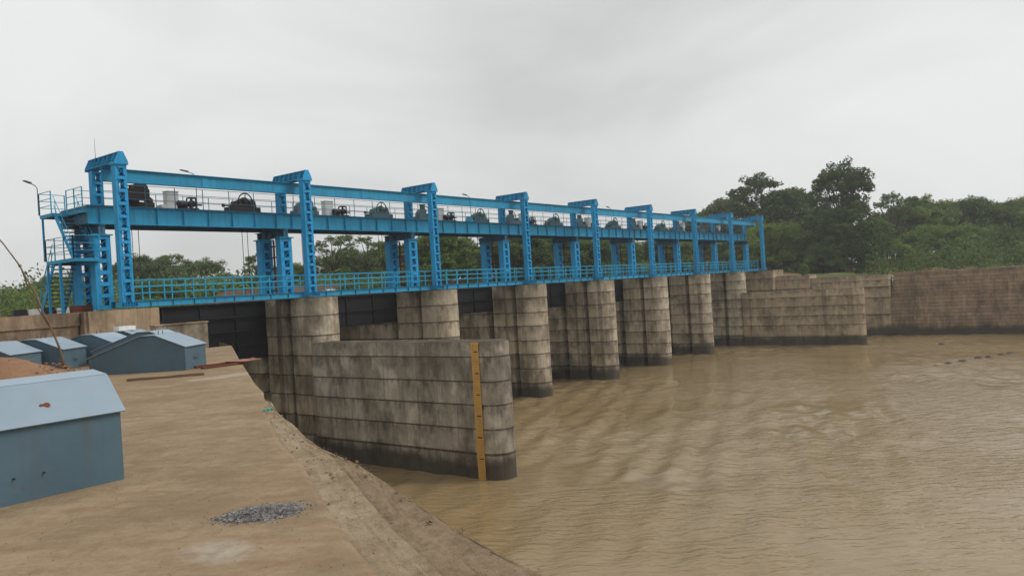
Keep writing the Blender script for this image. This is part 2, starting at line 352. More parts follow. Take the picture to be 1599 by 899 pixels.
def dA(y): return float(np.interp(y, [-60, 2, 3.6, 5.65, 9.63, 12], [1.1, 1.06, 1.0, .80, .28, .0]))
def dB(y): return float(np.interp(y, [-60, 2, 3.1, 5.2, 8.4, 11], [.72, .70, .66, .44, .09, .0]))
ry = [-60, -20, -8, -3, -1]+[i*.1 for i in range(0, 120)]+[12+.8*k for k in range(20)]
a = MB()
rows = [[(-60, y, 7.3), (-8, y, 7.3), (0, y, 7.3), (edge(y)-dA(y)-.06, y, 7.3), (edge(y)-dA(y)-.001, y, 7.3 if dA(y) == 0 else 7.285)] for y in ry]
n = 5; a.add([q for r in rows for q in r], [(j*n+i, j*n+i+1, (j+1)*n+i+1, (j+1)*n+i) for j in range(len(rows)-1) for i in range(n-1)])
yl = ry[-1]; k = len(a.v)
a.add([(-60, yl, 7.3), (edge(yl), yl, 7.3), (edge(yl), yl, 6.6), (-60, yl, 6.6)], [(0, 3, 2, 1)])
tag(link('concrete_apron', a.mesh(M_APRON, 'apron')), kind='structure')
# guide wall: sloping front coping of the apron and the sheer face below it
gw = thing('guide_wall', (edge(12), 12, 0), 'curved concrete guide wall edging the tan apron above the muddy water', 'wall')
def strip(offs, name, mat, ylo, yhi, rough=.012):
    m = MB(); q = [y for y in ry if ylo <= y <= yhi]; rr = []; sub_ = 5
    for y in q:
        row = []
        for i in range(len(offs)-1):
            for k in range(sub_ if i < len(offs)-2 else sub_+1):
                f_ = k/sub_; d = offs[i][0](y)*(1-f_)+offs[i+1][0](y)*f_; z = offs[i][1]*(1-f_)+offs[i+1][1]*f_; u = i+f_
                end = 0.3 if u in (0, len(offs)-1) else 1
                nz_ = float(fbm(y*3.1+u*1.3, u*2.7+y*.4, 4))-.5; ex = float(fbm(y*2.6, u*.7+3, 4))-.5
                row.append((edge(y)-d+ex*.05*end-edge(12), y-12, z+nz_*rough*3*end))
        rr.append(row)
    n = len(rr[0]); m.add([v for r in rr for v in r], [(j*n+i, j*n+i+1, (j+1)*n+i+1, (j+1)*n+i) for j in range(len(rr)-1) for i in range(n-1)])
    return part(name, m, mat, gw)
strip([(lambda y: dA(y)+.03, 7.262), (lambda y: dB(y)+(dA(y)-dB(y))*.45, 7.25), (lambda y: dB(y)+.02, 7.262), (lambda y: dB(y)-.005, 7.24)], 'upper_coping', M_COPING, -60, 12)
strip([(lambda y: dB(y)+.02, 7.17), (lambda y: dB(y)*.55, 7.175), (lambda y: dB(y)*.48, 7.145), (lambda y: .06*min(1, dB(y)*9), 7.15), (lambda y: 0.0, 7.13)], 'lower_coping', M_DIRT, -60, 11)
m = MB(); q = [y for y in ry if y >= -60]+[29, 31.5]
for (y0, y1) in zip(q[:-1], q[1:]):
    zt = 7.29 if y0 >= 11 else 7.12
    m.add([(edge(y0)-edge(12)-.004, y0-12, zt), (edge(y1)-edge(12)-.004, y1-12, zt), (edge(y1)-edge(12)+.25, y1-12, -1), (edge(y0)-edge(12)+.25, y0-12, -1)], [(0, 1, 2, 3)])
part('face', m, M_CON, gw)

# red soil heap behind the near hoods
def heap(name, cx, cy, rx, ry_, h, label, rot=0.0, n=34):
    m = MB(); t = np.linspace(-1, 1, n); vs = []
    for j in t:
        for i in t:
            r = math.hypot(i, j); x, y = i*rx, j*ry_
            p = float(fbm((x+cx)*.9, (y+cy)*.9, 5))
            z = max(-.06, (1-r*r)*h*(.55+.9*p) - .04 + (p-.5)*.12*(r < 1))
            vs.append((x, y, z if r < 1 else -.08))
    m.add(vs, [(j*n+i, j*n+i+1, (j+1)*n+i+1, (j+1)*n+i) for j in range(n-1) for i in range(n-1)])
    o = link(name, m.mesh(M_SOIL, name, True), None, (cx, cy, 7.3), rot); return tag(o, kind='structure')
heap('soil_mound', 5.7, 21.6, 4.0, 1.9, .85, '', -.38)
heap('soil_mound', 6.5, 27.3, 7.0, 4.2, .20, '', -.3)
heap('soil_mound', 7.6, 34.6, 4.2, 3.4, 1.5, '', .2)
heap('soil_mound', .5, 27.0, 5.0, 5.0, .9, '', .2)

# low dark red earth bank across the river behind the middle bays
m = MB(); n = 60
for i in range(n):
    x = 36+i*1.0; hh = (9.9+.9*float(fbm(x*.35, 2.0)))*1.0; k_ = sstep(36, 42, x)*sstep(95, 84, x); hh = 8.0+(hh-8.0)*k_
    m.v += [(x, 61.8, 7.6), (x, 62.6, 7.6+(hh-7.6)*.75), (x, 63.6+.4*random.random(), hh), (x, 66, 8.2)]
m.f = [(i*4+j, i*4+4+j, i*4+5+j, i*4+1+j) for i in range(n-1) for j in range(3)]
M_BANK = dirt_mat('dark_red_earth', (.085, .05, .038), (.13, .08, .058), (.06, .045, .03))
tag(link('earth_bank', m.mesh(M_BANK, 'earth_bank')), kind='structure')
# ------------------------------------------------------------ concrete piers and walls
def course(outline, z0, z1, mat, ch=.022, grow=0.0, wob=.016):
    """one pour lift: extruded outline with chamfered joints and slightly wavy edges"""
    P = [Vector((*p, 0)) for p in outline]; n = len(P); N = []
    for i in range(n):
        e1 = (P[i]-P[i-1]).normalized(); e2 = (P[(i+1) % n]-P[i]).normalized()
        t = (e1+e2); t = t.normalized() if t.length > 1e-6 else e1; N.append(Vector((t.y, -t.x, 0)))
    vs = []
    for k, (z, ins) in enumerate(((z0, ch), (z0+ch, 0), (z1-ch*1.2, 0), (z1, ch))):
        for i in range(n):
            q = P[i]+N[i]*(grow-ins); vs.append((q.x, q.y, z+random.uniform(-wob, wob)*(1 if 0 < k < 3 else .4)))
    fs = [(r*n+i, r*n+(i+1) % n, (r+1)*n+(i+1) % n, (r+1)*n+i) for r in range(3) for i in range(n)]
    fs += [tuple(range(n-1, -1, -1)), tuple(range(3*n, 4*n))]
    m = MB(); m.add(vs, fs); return m
def sub(p, q, n): return [(p[0]+(q[0]-p[0])*k/n, p[1]+(q[1]-p[1])*k/n) for k in range(n)]
def pier_outline(R=1.1, yc=37.0, yu=53.0, y0=37.35):
    o = []
    for k in range(15):
        t = math.pi+math.pi*k/14; o.append((R*math.cos(t), yc+R*math.sin(t)))
    for (a_, b_, d) in ((37.95, 38.45, .92), (40.35, 41.05, .92)): o += [(R, a_), (R-d, a_), (R-d, b_), (R, b_)]
    o += sub((R, yu-1), (R*.5, yu), 2)+[(R*.5, yu), (-R*.5, yu), (-R, yu-1)]
    for (a_, b_, d) in ((40.35, 41.05, .92), (37.95, 38.45, .92)): o += [(-R, b_), (-R+d, b_), (-R+d, a_), (-R, a_)]
    return [(x, y-y0) for x, y in o]
PZ = [-1.0, 1.15, 2.28, 3.41, 4.54, 5.67, 6.80, 7.9, 9.0]
WHERE = ['', 'pier joined to the near divide wall', 'pier showing above the near divide wall', 'pier beside the end of the near divide wall', 'pier next downstream of mid barrage',
         'pier with a broad clean nose past mid barrage', 'slim looking farthest free standing pier', 'pier joined to the far divide wall']
for i in range(1, 8):
    t = thing('concrete_pier', (BX[i]+(.0), 37.35, 0), f'stained concrete {WHERE[i]}, {ORD[i-1]} from the near bank', 'pier', 'round nosed concrete piers')
    ol = pier_outline(yc=36.75 if i == 1 else 37.0)
    zz = [z+(0 if k in (0, len(PZ)-1) else random.uniform(-.05, .05)) for k, z in enumerate(PZ)]
    for z0, z1 in zip(zz[:-1], zz[1:]): part('concrete_course', course(ol, z0, z1, M_CON, grow=random.uniform(-.012, .012)), M_CON, t)
tag(part('added_road_slab', MB().box(19.9, 104.6, 44.4, 51.5, 8.45, 8.98), M_CON2, None), kind='structure')   # unseen guessed bridge slab upstream, added to cover and darken the bays
tag(part('added_blocker_wall', MB().box(19.9, 104.6, 50.6, 51.2, 1.2, 8.44), M_CON2, None), kind='structure')   # unseen invented wall, added to keep upstream light out of the bays
def wall_thing(name, loc, label, mat, outline, zz, grow=.012):
    t = thing(name, loc, label, 'wall')
    for z0, z1 in zip(zz[:-1], zz[1:]): part('concrete_course', course(outline, z0, z1, mat, grow=random.uniform(-grow, grow)), mat, t)
    return t
def divide_outline(x0, x1, y0, y1):
    r = (x1-x0)/2; o = [((x0+x1)/2+r*math.cos(math.pi+math.pi*k/12), y0+r+r*math.sin(math.pi+math.pi*k/12)*1.0) for k in range(13)]
    o += sub((x1, y0+r+.5), (x1, y1), 5)+[(x1, y1), (x0, y1)]+sub((x0, y1), (x0, y0+r+.4), 8)[1:]
    return o
dw = wall_thing('divide_wall', (28.8, 22.5, 0), 'near concrete divide wall with an orange staff gauge near its end', M_CON3,
                [(x-28.8, y-22.5) for x, y in divide_outline(28.0, 29.6, 22.5, 35.7)], [-1, 1.2, 2.34, 3.47, 4.56, 5.73, 6.43], .02)
wall_thing('divide_wall', (94.6, 22.1, 0), 'far concrete divide wall standing before the right bank abutment', M_CON2,
           [(x-94.6, y-22.1) for x, y in divide_outline(93.8, 95.4, 22.1, 36.0)], [-1, .95, 2.3, 3.4, 4.5, 5.6, 6.4], .02)
# staff gauge on the near divide wall
sg = thing('staff_gauge', (27.955, 23.7, 0), 'orange staff gauge strip with black graduations on the near divide wall', 'gauge')
t = NT('gauge_orange'); M_GAUGE = t.fin(t.mix(t.ramp(t.noise(3, 5, .6), .45, .75), (.60, .34, .07), (.45, .26, .08)), .7)
m = MB(); m.box(-.012, .0, -.22, .22, -.2, 6.42); part('board', m, M_GAUGE, sg)
m = MB()
for k in range(63):
    z = .05+k*.1; m.box(-.0155, -.0125, -.19, .17+random.uniform(-.03, .03), z, z+.014)
part('graduation', m, M_PLANK, sg)['kind'] = 'stuff'
for k in range(6):
    part('metre_mark', MB().box(-.0165, -.0156, -.16, .02+random.uniform(0, .1), k+.94, k+1.0), M_BLACK, sg)

# near (left bank) abutment and low walls
ab = thing('near_abutment', (18.0, 38, 0), 'tan concrete abutment carrying the first steel bent by the stair tower', 'abutment')
m = MB(); m.box(-1.55, 1.75, -1.5, 8, -1, 8.96); part('block', m, M_ABUT, ab)
m = MB(); m.box(-1.7, -1.55, -1.4, 8, 7, 8.93); part('side_block', m, M_ABUT, ab)
lw = thing('retaining_wall', (14.5, 38, 0), 'low brown concrete retaining wall left of the abutment under the stairs', 'wall')
m = MB(); m.box(-1.7, 1.7, -1.0, -.6, 6.8, 8.35); part('lower_course', m, M_ABUT, lw)
m = MB(); m.box(-1.7, 1.75, -1.06, -.6, 8.352, 8.93); part('upper_course', m, M_ABUT, lw)
m = MB(); m.box(-1.95, -1.75, -1.0, 0, 6.8, 8.86); part('end_post', m, M_ABUT, lw)
wl_ = thing('weathered_wall', (18.6, 32.6, 7), 'short peeling white-stained wall at the far end of the apron', 'wall')
t = concrete('peeling_concrete', (.20, .16, .11), (.42, .36, .28), streak=.9, wet=False, joint=0)
m = MB(); m.box(-1.3, 1.15, -.2, .2, -.4, 1.15); part('panel', m, t, wl_)
m = MB(); m.box(-1.33, 1.18, -.24, .24, 1.152, 1.21); part('coping', m, M_ABUT, wl_)

# right bank
ra = wall_thing('far_abutment', (106.5, 41, 0), 'dark concrete abutment under the last bent on the right bank', M_CON2,
                [(-1.75, -5.2), (2.6, -5.2), (2.6, 7), (-1.75, 7)], [-1, 2.2, 4.4, 6.3, 7.9, 9.0])
wall_thing('step_wall', (106.5, 33.5, 0), 'stepped concrete block wall between the far abutment and the wing wall', M_CON2,
           [(-.7, -2.2), (2.2, -2.2), (2.2, 2.25), (-.7, 2.25)], [-1, 2.5, 4.6, 6.3, 7.5, 8.1])
wall_thing('wing_wall', (107, 26.5, 0), 'pale streaked concrete wing wall behind the far divide wall', M_CON2,
           [(-.75, -4.6), (1.6, -4.6), (1.6, 4.75), (-.75, 4.75)], [-1, 2.6, 4.7, 6.1])
wall_thing('parapet_wall', (107, 26.5, 0), 'light capping wall along the top of the wing wall', M_CON2,
           [(-.95, -4.6), (1.55, -4.6), (1.55, 4.75), (-.95, 4.75)], [6.1, 6.9, 7.6])
rw = thing('stepped_retaining_wall', (106, 0, 0), 'long brown stepped retaining wall with board-marked courses on the right bank', 'wall')
NC = 20
for k in range(NC):
    z0 = -.75+k*.42; x0 = k*.10; yend = 22.4-.04*k
    ysplit = [-45]+sorted(random.uniform(-40, 18) for _ in range(4))+[yend]
    ol = sub((x0, ysplit[0]), (x0, yend), 18); ol = [(x0+random.uniform(-.018, .018), y) for _, y in ol]+[(x0, yend), (x0+3, yend), (x0+3, ysplit[0])]
    ol = ol[::-1]
    part('concrete_course', course(ol, z0, z0+.42, M_BOARD, ch=.03, wob=.008), M_BOARD, rw)

# ------------------------------------------------------------ steelwork
def lattice(w, d, z0, z1, c=.15, step=.62, bat=.16, x=True):
    """two channel legs with battens and crossed lacing on front and back; local origin at the centre line"""
    legs = []
    for sgn in (-1, 1):
        m = MB(); xo = sgn*w/2; xi = sgn*(w/2-.02)
        m.box(min(xo, xi), max(xo, xi), -d/2, d/2, z0, z1)
        for y in (-d/2, d/2-.018): m.box(min(xi, sgn*(w/2-c)), max(xi, sgn*(w/2-c)), y, y+.018, z0, z1)
        legs.append(m)
    l = [MB(), MB()]; n = max(2, round((z1-z0)/step)); st = (z1-z0)/n; q = w/2-c*.55
    for k in range(n+1):
        z = min(z1-bat, max(z0, z0+k*st-bat/2))
        for s_, y in enumerate((-d/2-.014, d/2+.002)): l[s_].box(-q, q, y, y+.012, z, z+bat)
        if x and k < n:
            for s_, y in enumerate((-d/2-.008, d/2+.008)):
                l[s_].bar((-q, y, z0+k*st+bat/2), (q, y, z0+(k+1)*st-bat/2), .012, .055, (0, 1, 0))
                l[s_].bar((q, y-.003, z0+k*st+bat/2), (-q, y-.003, z0+(k+1)*st-bat/2), .012, .055, (0, 1, 0))
    return legs, l
def ibeam(mb, x0, x1, y, z0, z1, bf=.3, tf=.03, tw=.02):
    mb.box(x0, x1, y-tw/2, y+tw/2, z0+tf, z1-tf); mb.box(x0, x1, y-bf/2, y+bf/2, z0, z0+tf); mb.box(x0, x1, y-bf/2, y+bf/2, z1-tf, z1); return mb
NEAR = [f'{o} bent from the stair tower' for o in ORD]; NEAR[0] = 'bent beside the stair tower'; NEAR[8] = 'farthest bent, on the right bank'

# front gantry columns
legs, lac = lattice(.56, .38, .03, 6.8, c=.16, step=.60, bat=.15)
leg_me = [m_.mesh(M_BLUE2, 'channel') for m_ in legs]; lac_me = [q.mesh(M_BLUE2, 'lacing') for q in lac]
m = MB(); m.box(-.42, .42, -.32, .32, 0, .03)
for k in range(7): m.box(-.40+k*.13, -.385+k*.13, -.30, .30, .03, .26)
base_me = m.mesh(M_BLUE, 'base_plate')
# roof-like cap beam from the front column back to the stub column
m = MB(); m.box(-.012, .012, -.2, 2.66, 6.93, 7.385); m.box(-.11, .11, -.26, 2.72, 7.385, 7.425); m.box(-.30, .30, .30, 2.72, 6.895, 6.93); m.box(-.33, .33, -.26, .295, 6.805, 6.93)
cap_me = m.mesh(M_BLUE, 'cap_beam')
m = MB(); m.prism([(-.30, 6.931), (.30, 6.931), (.10, 7.384), (-.10, 7.384)], -.015, .015, 'y'); crib_me = m.mesh(M_BLUE, 'gusset')
m = MB(); m.prism([(-.33, 6.81), (.33, 6.81), (.33, 6.95), (.115, 7.43), (-.115, 7.43), (-.33, 6.95)], -.02, .0, 'y'); rib_me = m.mesh(M_BLUE2, 'end_plate')
legs2, lac2 = lattice(.52, .38, 5.08, 6.795, c=.16, step=.58, bat=.14)
s_me = [m_.mesh(M_BLUE2, 'channel') for m_ in legs2]; s_lac = [q.mesh(M_BLUE2, 'lacing') for q in lac2]
for i, x in enumerate(BX):
    t = thing('gantry_bent', (x, 37.35, 9.05), f'blue laced steel gantry frame with roof-like cap beam, {NEAR[i]}', 'gantry frame', 'blue gantry bents on the barrage')
    f = link('front_column', None, t)
    for q in leg_me: link('channel', q, f)
    for q in lac_me: link('lacing', q, f)
    link('base_plate', base_me, f)
    b = link('rear_stub_column', None, t, (0, 2.35, 0))
    for q in s_me: link('channel', q, b)
    for q in s_lac: link('lacing', q, b)
    c = link('cap_beam', cap_me, t); link('end_plate', rib_me, c, (0, -.262, 0)); link('end_plate', rib_me, c, (0, 2.745, 0))
    for y in (.15, .75, 1.2, 1.65, 2.1, 2.5): link('gusset', crib_me, c, (0, y, 0))

# hoist trestles: two stout columns, cross beam, rungs, rusty gate guide
legs, lac = lattice(.82, .50, .0, 3.66, c=.24, step=.66, bat=.17, x=False)
tl = [m_.mesh(M_BLUE2, 'channel') for m_ in legs]
t_lac = MB().box(-.28, .28, -.006, .006, 0, .19).mesh(M_BLUE2, 'batten')
t_lace = MB().bar((-.27, 0, .0), (.27, 0, .47), .012, .07, (0, 1, 0)).mesh(M_BLUE2, 'lacing_bar')
m = MB(); m.box(-.52, .52, -.34, .34, 3.662, 3.72); tcap = m.mesh(M_BLUE, 'cap_plate')
m = MB(); m.box(-.17, .17, -.35, 2.6, 3.721, 3.75); m.box(-.17, .17, -.35, 2.6, 4.14, 4.17); m.box(-.012, .012, -.35, 2.6, 3.75, 4.14)
for y in (-.3, .3, .97, 1.65, 2.3): m.box(-.16, .16, y, y+.015, 3.75, 4.14)
tbeam = m.mesh(M_DUSK, 'cross_beam')
m = MB(); m.box(-.05, .05, -.04, .04, 0, 3.66); guide_me = m.mesh(M_RUST, 'gate_guide')
m = MB(); m.box(-.04, .04, .27, 1.69, -.04, .04); rung_rust = m.mesh(M_RUST, 'rung'); rung_blue = m.copy() if hasattr(m, 'copy') else None
m = MB(); m.box(-.04, .04, .27, 1.69, -.05, .05); rung_blue = m.mesh(M_BLUE2, 'rung')
for i, x in enumerate(BX):
    t = thing('hoist_trestle', (x, 39.7, 9.02), f'pair of stout blue columns carrying the hoist girders, {NEAR[i]}', 'trestle', 'blue hoist trestles on the piers')
    for k, y in enumerate((0, 1.95)):
        c = link('column', None, t, (0, y, 0))
        for q in tl: link('channel', q, c)
        for q in range(7):
            for yb in (-.258, .258): link('batten', t_lac, c, (0, yb, q*.578))
            if q < 6: link('lacing_bar', t_lace, c, (0, -.257, q*.578+.15))
        link('cap_plate', tcap, c)
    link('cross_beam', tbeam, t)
    link('gate_guide', guide_me, t, (.34, 1.45, 0))
    for k in range(5): link('rung', rung_blue if i == 0 else rung_rust, t, (.30, 0, .55+k*.68))
# rusty foot block by the first bent
tag(part('foot_block', MB().box(-.45, .45, -.25, .25, 0, .32), M_RUST, None, (17.9, 40.4, 8.97)), 'rust red steel block at the foot of the first trestle', 'block')

# gantry girders, hoist girders, walkways, rails, per bay
BAY = [f'{o} bay from the stair tower' for o in ORD[:8]]; BAY[0] = 'bay nearest the stair tower'; BAY[7] = 'last bay by the right bank'
gm = ibeam(MB(), 0, S-.012, 0, 15.2, 15.85, .26).mesh(M_BLUE, 'girder')
jm = MB().box(-.16, .16, -.035, -.0105, 15.24, 15.81).box(-.16, .16, .0105, .03, 15.24, 15.81).mesh(M_BLUE, 'splice_plate')
hm = ibeam(MB(), 0, S-.012, 0, 13.24, 14.13, .30).mesh(M_BLUE, 'girder')
stm = MB().box(-.012, .012, -.14, -.011, 13.272, 14.098).mesh(M_BLUE, 'stiffener')
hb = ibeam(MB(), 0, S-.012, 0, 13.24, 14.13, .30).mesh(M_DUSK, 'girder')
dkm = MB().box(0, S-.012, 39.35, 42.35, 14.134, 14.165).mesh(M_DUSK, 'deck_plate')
for k in range(8):
    x = BX[k] if k else BX[0]-.6; ln = S if k else S+.6
    sc = (ln/S, 1, 1)
    x_g = BX[k]-(.35 if k == 0 else 0); l_g = S+(.35 if k == 0 else 0)+(.75 if k == 7 else 0)
    t = thing('gantry_girder', (x_g, 38.4, 0), f'long blue crane rail girder spanning the {BAY[k]}', 'girder', 'blue crane girders')
    link('beam', gm, t, scale=(l_g/S, 1, 1)); link('splice_plate', jm, t, (S*.5, 0, 0)); 
    t = thing('hoist_bridge', (x, 39.55, 0), f'blue plate girder bridge under the hoists in the {BAY[k]}', 'bridge', 'hoist bridge spans')
    f = link('front_girder', hm, t, scale=sc)
    for q in range(8):
        link('stiffener', stm, f, (.55+q*1.40, 0, 0))
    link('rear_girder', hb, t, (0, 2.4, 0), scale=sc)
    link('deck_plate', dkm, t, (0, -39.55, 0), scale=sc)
tag(part('end_girder', MB().box(0, .03, -.2, 2.75, 13.25, 14.12), M_DUSK, None, (BX[0]-.66, 39.6, 0)), 'blue end plate, shade in its colour, closing the hoist bridge above the stairs', 'girder')  # the plate's shading is put into its darker blue

fas = MB(); ibeam(fas, 0, S-.01, 0, 9.035, 9.35, .16, .02, .016); fas = fas.mesh(M_BLUE, 'fascia')
fst = MB().box(-.008, .008, -.078, -.0085, 9.056, 9.329).mesh(M_DUSK, 'stiffener')
wpl = MB().box(0, S-.01, .08, 1.22, 9.34, 9.352).mesh(M_DUSK, 'deck_plate')
rbm = ibeam(MB(), 0, S-.01, 1.3, 9.035, 9.35, .16, .02, .016).mesh(M_BLUE, 'rear_beam')
pst = MB().box(-.025, .025, -.025, .025, 0, 1.02).mesh(M_RAIL, 'post')
pipe = MB().tube([(0, 0, 0), (S-.01, 0, 0)], .021, 6).mesh(M_RAIL, 'rail')
pipe2 = MB().tube([(0, 0, 0), (S-.01, 0, 0)], .016, 6).mesh(M_DUSK, 'rail')
pst2 = MB().tube([(0, 0, 0), (0, 0, 1.12)], .022, 6).mesh(M_DUSK, 'post')
for k in range(8):
    ln = S if k < 7 else 9.9
    t = thing('walkway_span', (BX[k], 37.62, 0), f'blue channel-edged walkway span under the railing in the {BAY[k]}', 'walkway', 'walkway spans')
    f = link('fascia', fas, t, scale=(ln/S, 1, 1))
    for q in range(9): link('stiffener', fst, f, (.14+1.163*q+(.0), 0, 0))
    link('deck_plate', wpl, t, scale=(ln/S, 1, 1)); link('rear_beam', rbm, t, scale=(ln/S, 1, 1))
    for side, y, dx in (('front', 37.66, .14), ('rear', 38.86, .40)):
        t = thing('walkway_railing', (BX[k], y, 9.352), f'light blue {side} handrail of the walkway in the {BAY[k]}', 'railing', f'{side} walkway railings')
        for q in range(9):
            if dx+1.163*q < ln: link('post', pst, t, (dx+1.163*q, 0, 0))
        for z in (.36, .69, 1.01): link('rail', pipe, t, (0, -.03 if side == 'front' else .03, z), scale=(ln/S, 1, 1))
    for side, y, dx, st in (('front', 39.42, .7, 1.62), ('rear', 42.28, 1.2, 1.62)):
        t = thing('hoist_railing', (BX[k], y, 14.166), f'thin {side} handrail on the hoist bridge in the {BAY[k]}', 'railing', f'{side} hoist bridge railings')
        for q in range(7):
            if dx+st*q < S: link('post', pst2, t, (dx+st*q, 0, 0))
        for z in (.38, .74, 1.10): link('rail', pipe2, t, (0, 0, z))

# gates, ropes
def gate_mesh():
    m = MB(); m.box(0, 1, -.012, .012, 0, 1); return m
for k in range(8):
    x0, x1 = BX[k]+1.1-.55, BX[k+1]-1.1+.55; zb = [5.6, 6.9, 7.0, 6.8, 6.7, 6.6, 6.6, 6.6][k]
    if k == 0: x0 = 19.76
    if k == 7: x1 = 104.74
    t = thing('sluice_gate', (x0, 40.72, zb), f'dark raised steel sluice gate in the {BAY[k]}', 'gate', 'raised sluice gates'); hgt = 8.98-zb; L = x1-x0
    part('skin_plate', MB().box(0, L, -.015, .0, 0, hgt), M_GATE, t)
    nr = max(2, round(hgt/.9))
    for q in range(nr+1): part('girder', MB().box(.02, L-.02, -.22, -.016, max(0, q*hgt/nr-.05), min(hgt, q*hgt/nr+.05)), M_GATE, t)
    for q in range(5): part('rib', MB().box(.1+q*(L-.3)/4, .2+q*(L-.3)/4, -.12, -.0155, .06, hgt-.06), M_GATE, t)
rp = MB().tube([(0, 0, 0), (0, 0, 4.3)], .018, 5).mesh(M_ROPE, 'rope')
for k in range(8):
    for dx, sd in ((2.15, 'outer left'), (2.5, 'inner left'), (8.75, 'inner right'), (9.1, 'outer right')):
        z0 = 8.95
        tag(link('wire_rope', rp, None, (BX[k]+dx, 40.7, z0)), f'thin {sd} hoist rope, {BAY[k]}', 'rope', 'hoist ropes')

# hoist machinery
def wheel(mb, c, R, r=.035, sp=5, axis='y'):
    mb.torus(c, R, r, axis)
    for k in range(sp):
        a_ = 2*math.pi*k/sp+.3
        mb.bar(c, (c[0]+R*math.cos(a_), c[1], c[2]+R*math.sin(a_)), .045, .03)
    mb.tube([(c[0], c[1]-.07, c[2]), (c[0], c[1]+.07, c[2])], .09, 10); return mb
def rope_drum_unit(mat, name_label, loc, grp):
    t = thing('hoist_unit', loc, name_label, 'hoist', grp)
    b = MB(); b.box(-1.0, 1.0, -.42, .42, 0, .10); b.box(-.97, .97, -.40, -.34, .10, .38); b.box(-.97, .97, .34, .40, .10, .38); b.box(-.97, -.9, -.34, .34, .1, .38); b.box(.9, .97, -.34, .34, .1, .38)
    part('base_frame', b, mat, t)
    w_ = wheel(MB(), (.02, -.30, .72), .46, .04); part('gear_wheel', w_, M_DARK if mat is M_DARK else mat, t, smooth=False)
    part('rope_drum', MB().tube([(.02, -.2, .60), (.02, .36, .60)], [.30, .30], 20).tube([(.02, -.22, .6), (.02, -.18, .6)], .37, 20), mat, t)
    g_ = MB(); g_.prism([(-.62, .38), (-.2, .38), (-.2, .68), (-.32, .78), (-.55, .74), (-.62, .6)], -.28, .28, 'y'); part('gearbox', g_, mat, t)
    part('bearing_block', MB().prism([(.42, .38), (.82, .38), (.76, .74), (.62, .86), (.5, .74)], -.22, .22, 'y'), mat, t)
    part('shaft', MB().tube([(-1.25, 0, .46), (-.6, 0, .46)], .045, 8).tube([(-1.3, 0, .46), (-1.2, 0, .46)], .11, 10), mat, t)
    return t
def hooded_unit(mat, label, loc, grp):
    t = thing('geared_hoist', loc, label, 'hoist', grp)
    part('base_frame', MB().box(-.82, .82, -.40, .40, 0, .36), mat, t)
    part('pinion_housing', MB().prism([(-.78, .36), (.05, .36), (.05, .84), (-.15, .92), (-.5, .86), (-.72, .62)], -.30, .10, 'y'), mat, t)
    part('motor', MB().tube([(-.16, -.1, .92), (-.16, -.1, 1.22)], .20, 14).tube([(-.16, -.1, 1.22), (-.16, -.1, 1.26)], .24, 14), mat, t)
    part('gear_wheel', wheel(MB(), (.38, .16, .74), .46, .035), mat, t)
    part('gear_guard', MB().prism([(.62, .36), (.82, .36), (.82, .55), (.7, .66), (.62, .6)], -.25, .25, 'y'), mat, t)
    return t
def drive_unit(label, loc, mat):
    t = thing('drive_motor', loc, label, 'motor', 'central drive motors')
    part('plinth', MB().box(-.55, .55, -.3, .3, 0, .20), mat, t)
    part('motor', MB().tube([(-.5, 0, .42), (-.05, 0, .42)], .2, 14).tube([(-.56, 0, .42), (-.5, 0, .42)], .15, 14), mat, t)
    br = MB()
    for x in (.12, .42):
        br.bar((x, -.2, .2), (x, -.2, .78), .06); br.bar((x, .2, .2), (x, .2, .78), .06); br.bar((x, -.2, .78), (x, .2, .78), .07)
    br.bar((.12, -.2, .78), (.42, -.2, .78), .06); br.tube([(.27, -.12, .45), (.27, .12, .45)], .2, 14); part('brake', br, mat, t)
    part('coupling', MB().tube([(-.05, 0, .42), (.2, 0, .42)], .09, 10).tube([(.42, 0, .42), (.9, 0, .42)], .05, 8), mat, t)
    return t
for k in range(8):
    mat = M_DARK if k == 0 else M_GREY; mm = M_DARK if k in (0, 7) else M_GREY
    hc = 'nearly black' if k == 0 else 'grey-green'
    hooded_unit(mm, f'{hc} geared hoist standing left in the {BAY[k]}', (BX[k]+2.35, 40.5, 14.166), 'geared hoists')
    rope_drum_unit(mm, f'{hc} rope drum hoist with big spoked wheel in the {BAY[k]}', (BX[k]+8.75, 40.5, 14.166), 'rope drum hoists')
    drive_unit(f'small drive motor and brake mid span in the {BAY[k]}', (BX[k]+5.3, 40.6, 14.166), M_DARK)
    t = thing('control_cabinet', (BX[k]+4.55, 40.9, 14.166), f'pale grey control cabinet in the {BAY[k]}', 'cabinet', 'hoist control cabinets')
    part('body', MB().box(-.34, .34, -.2, .2, .12, 1.10), M_CAB, t); part('door', MB().box(-.29, .29, -.216, -.2015, .16, 1.05), M_CAB, t)
    part('roof', MB().box(-.37, .37, -.24, .24, 1.102, 1.13), M_CAB, t); [part('foot', MB().box(q, q+.05, -.15, .15, 0, .12), M_DARK, t) for q in (-.27, .22)]
tag(part('equipment_plinth', MB().box(-.45, .45, -.25, .25, 0, .3), M_CAB, None, (22.75, 40.55, 14.166)), 'low pale box beside the first control cabinet', 'box')
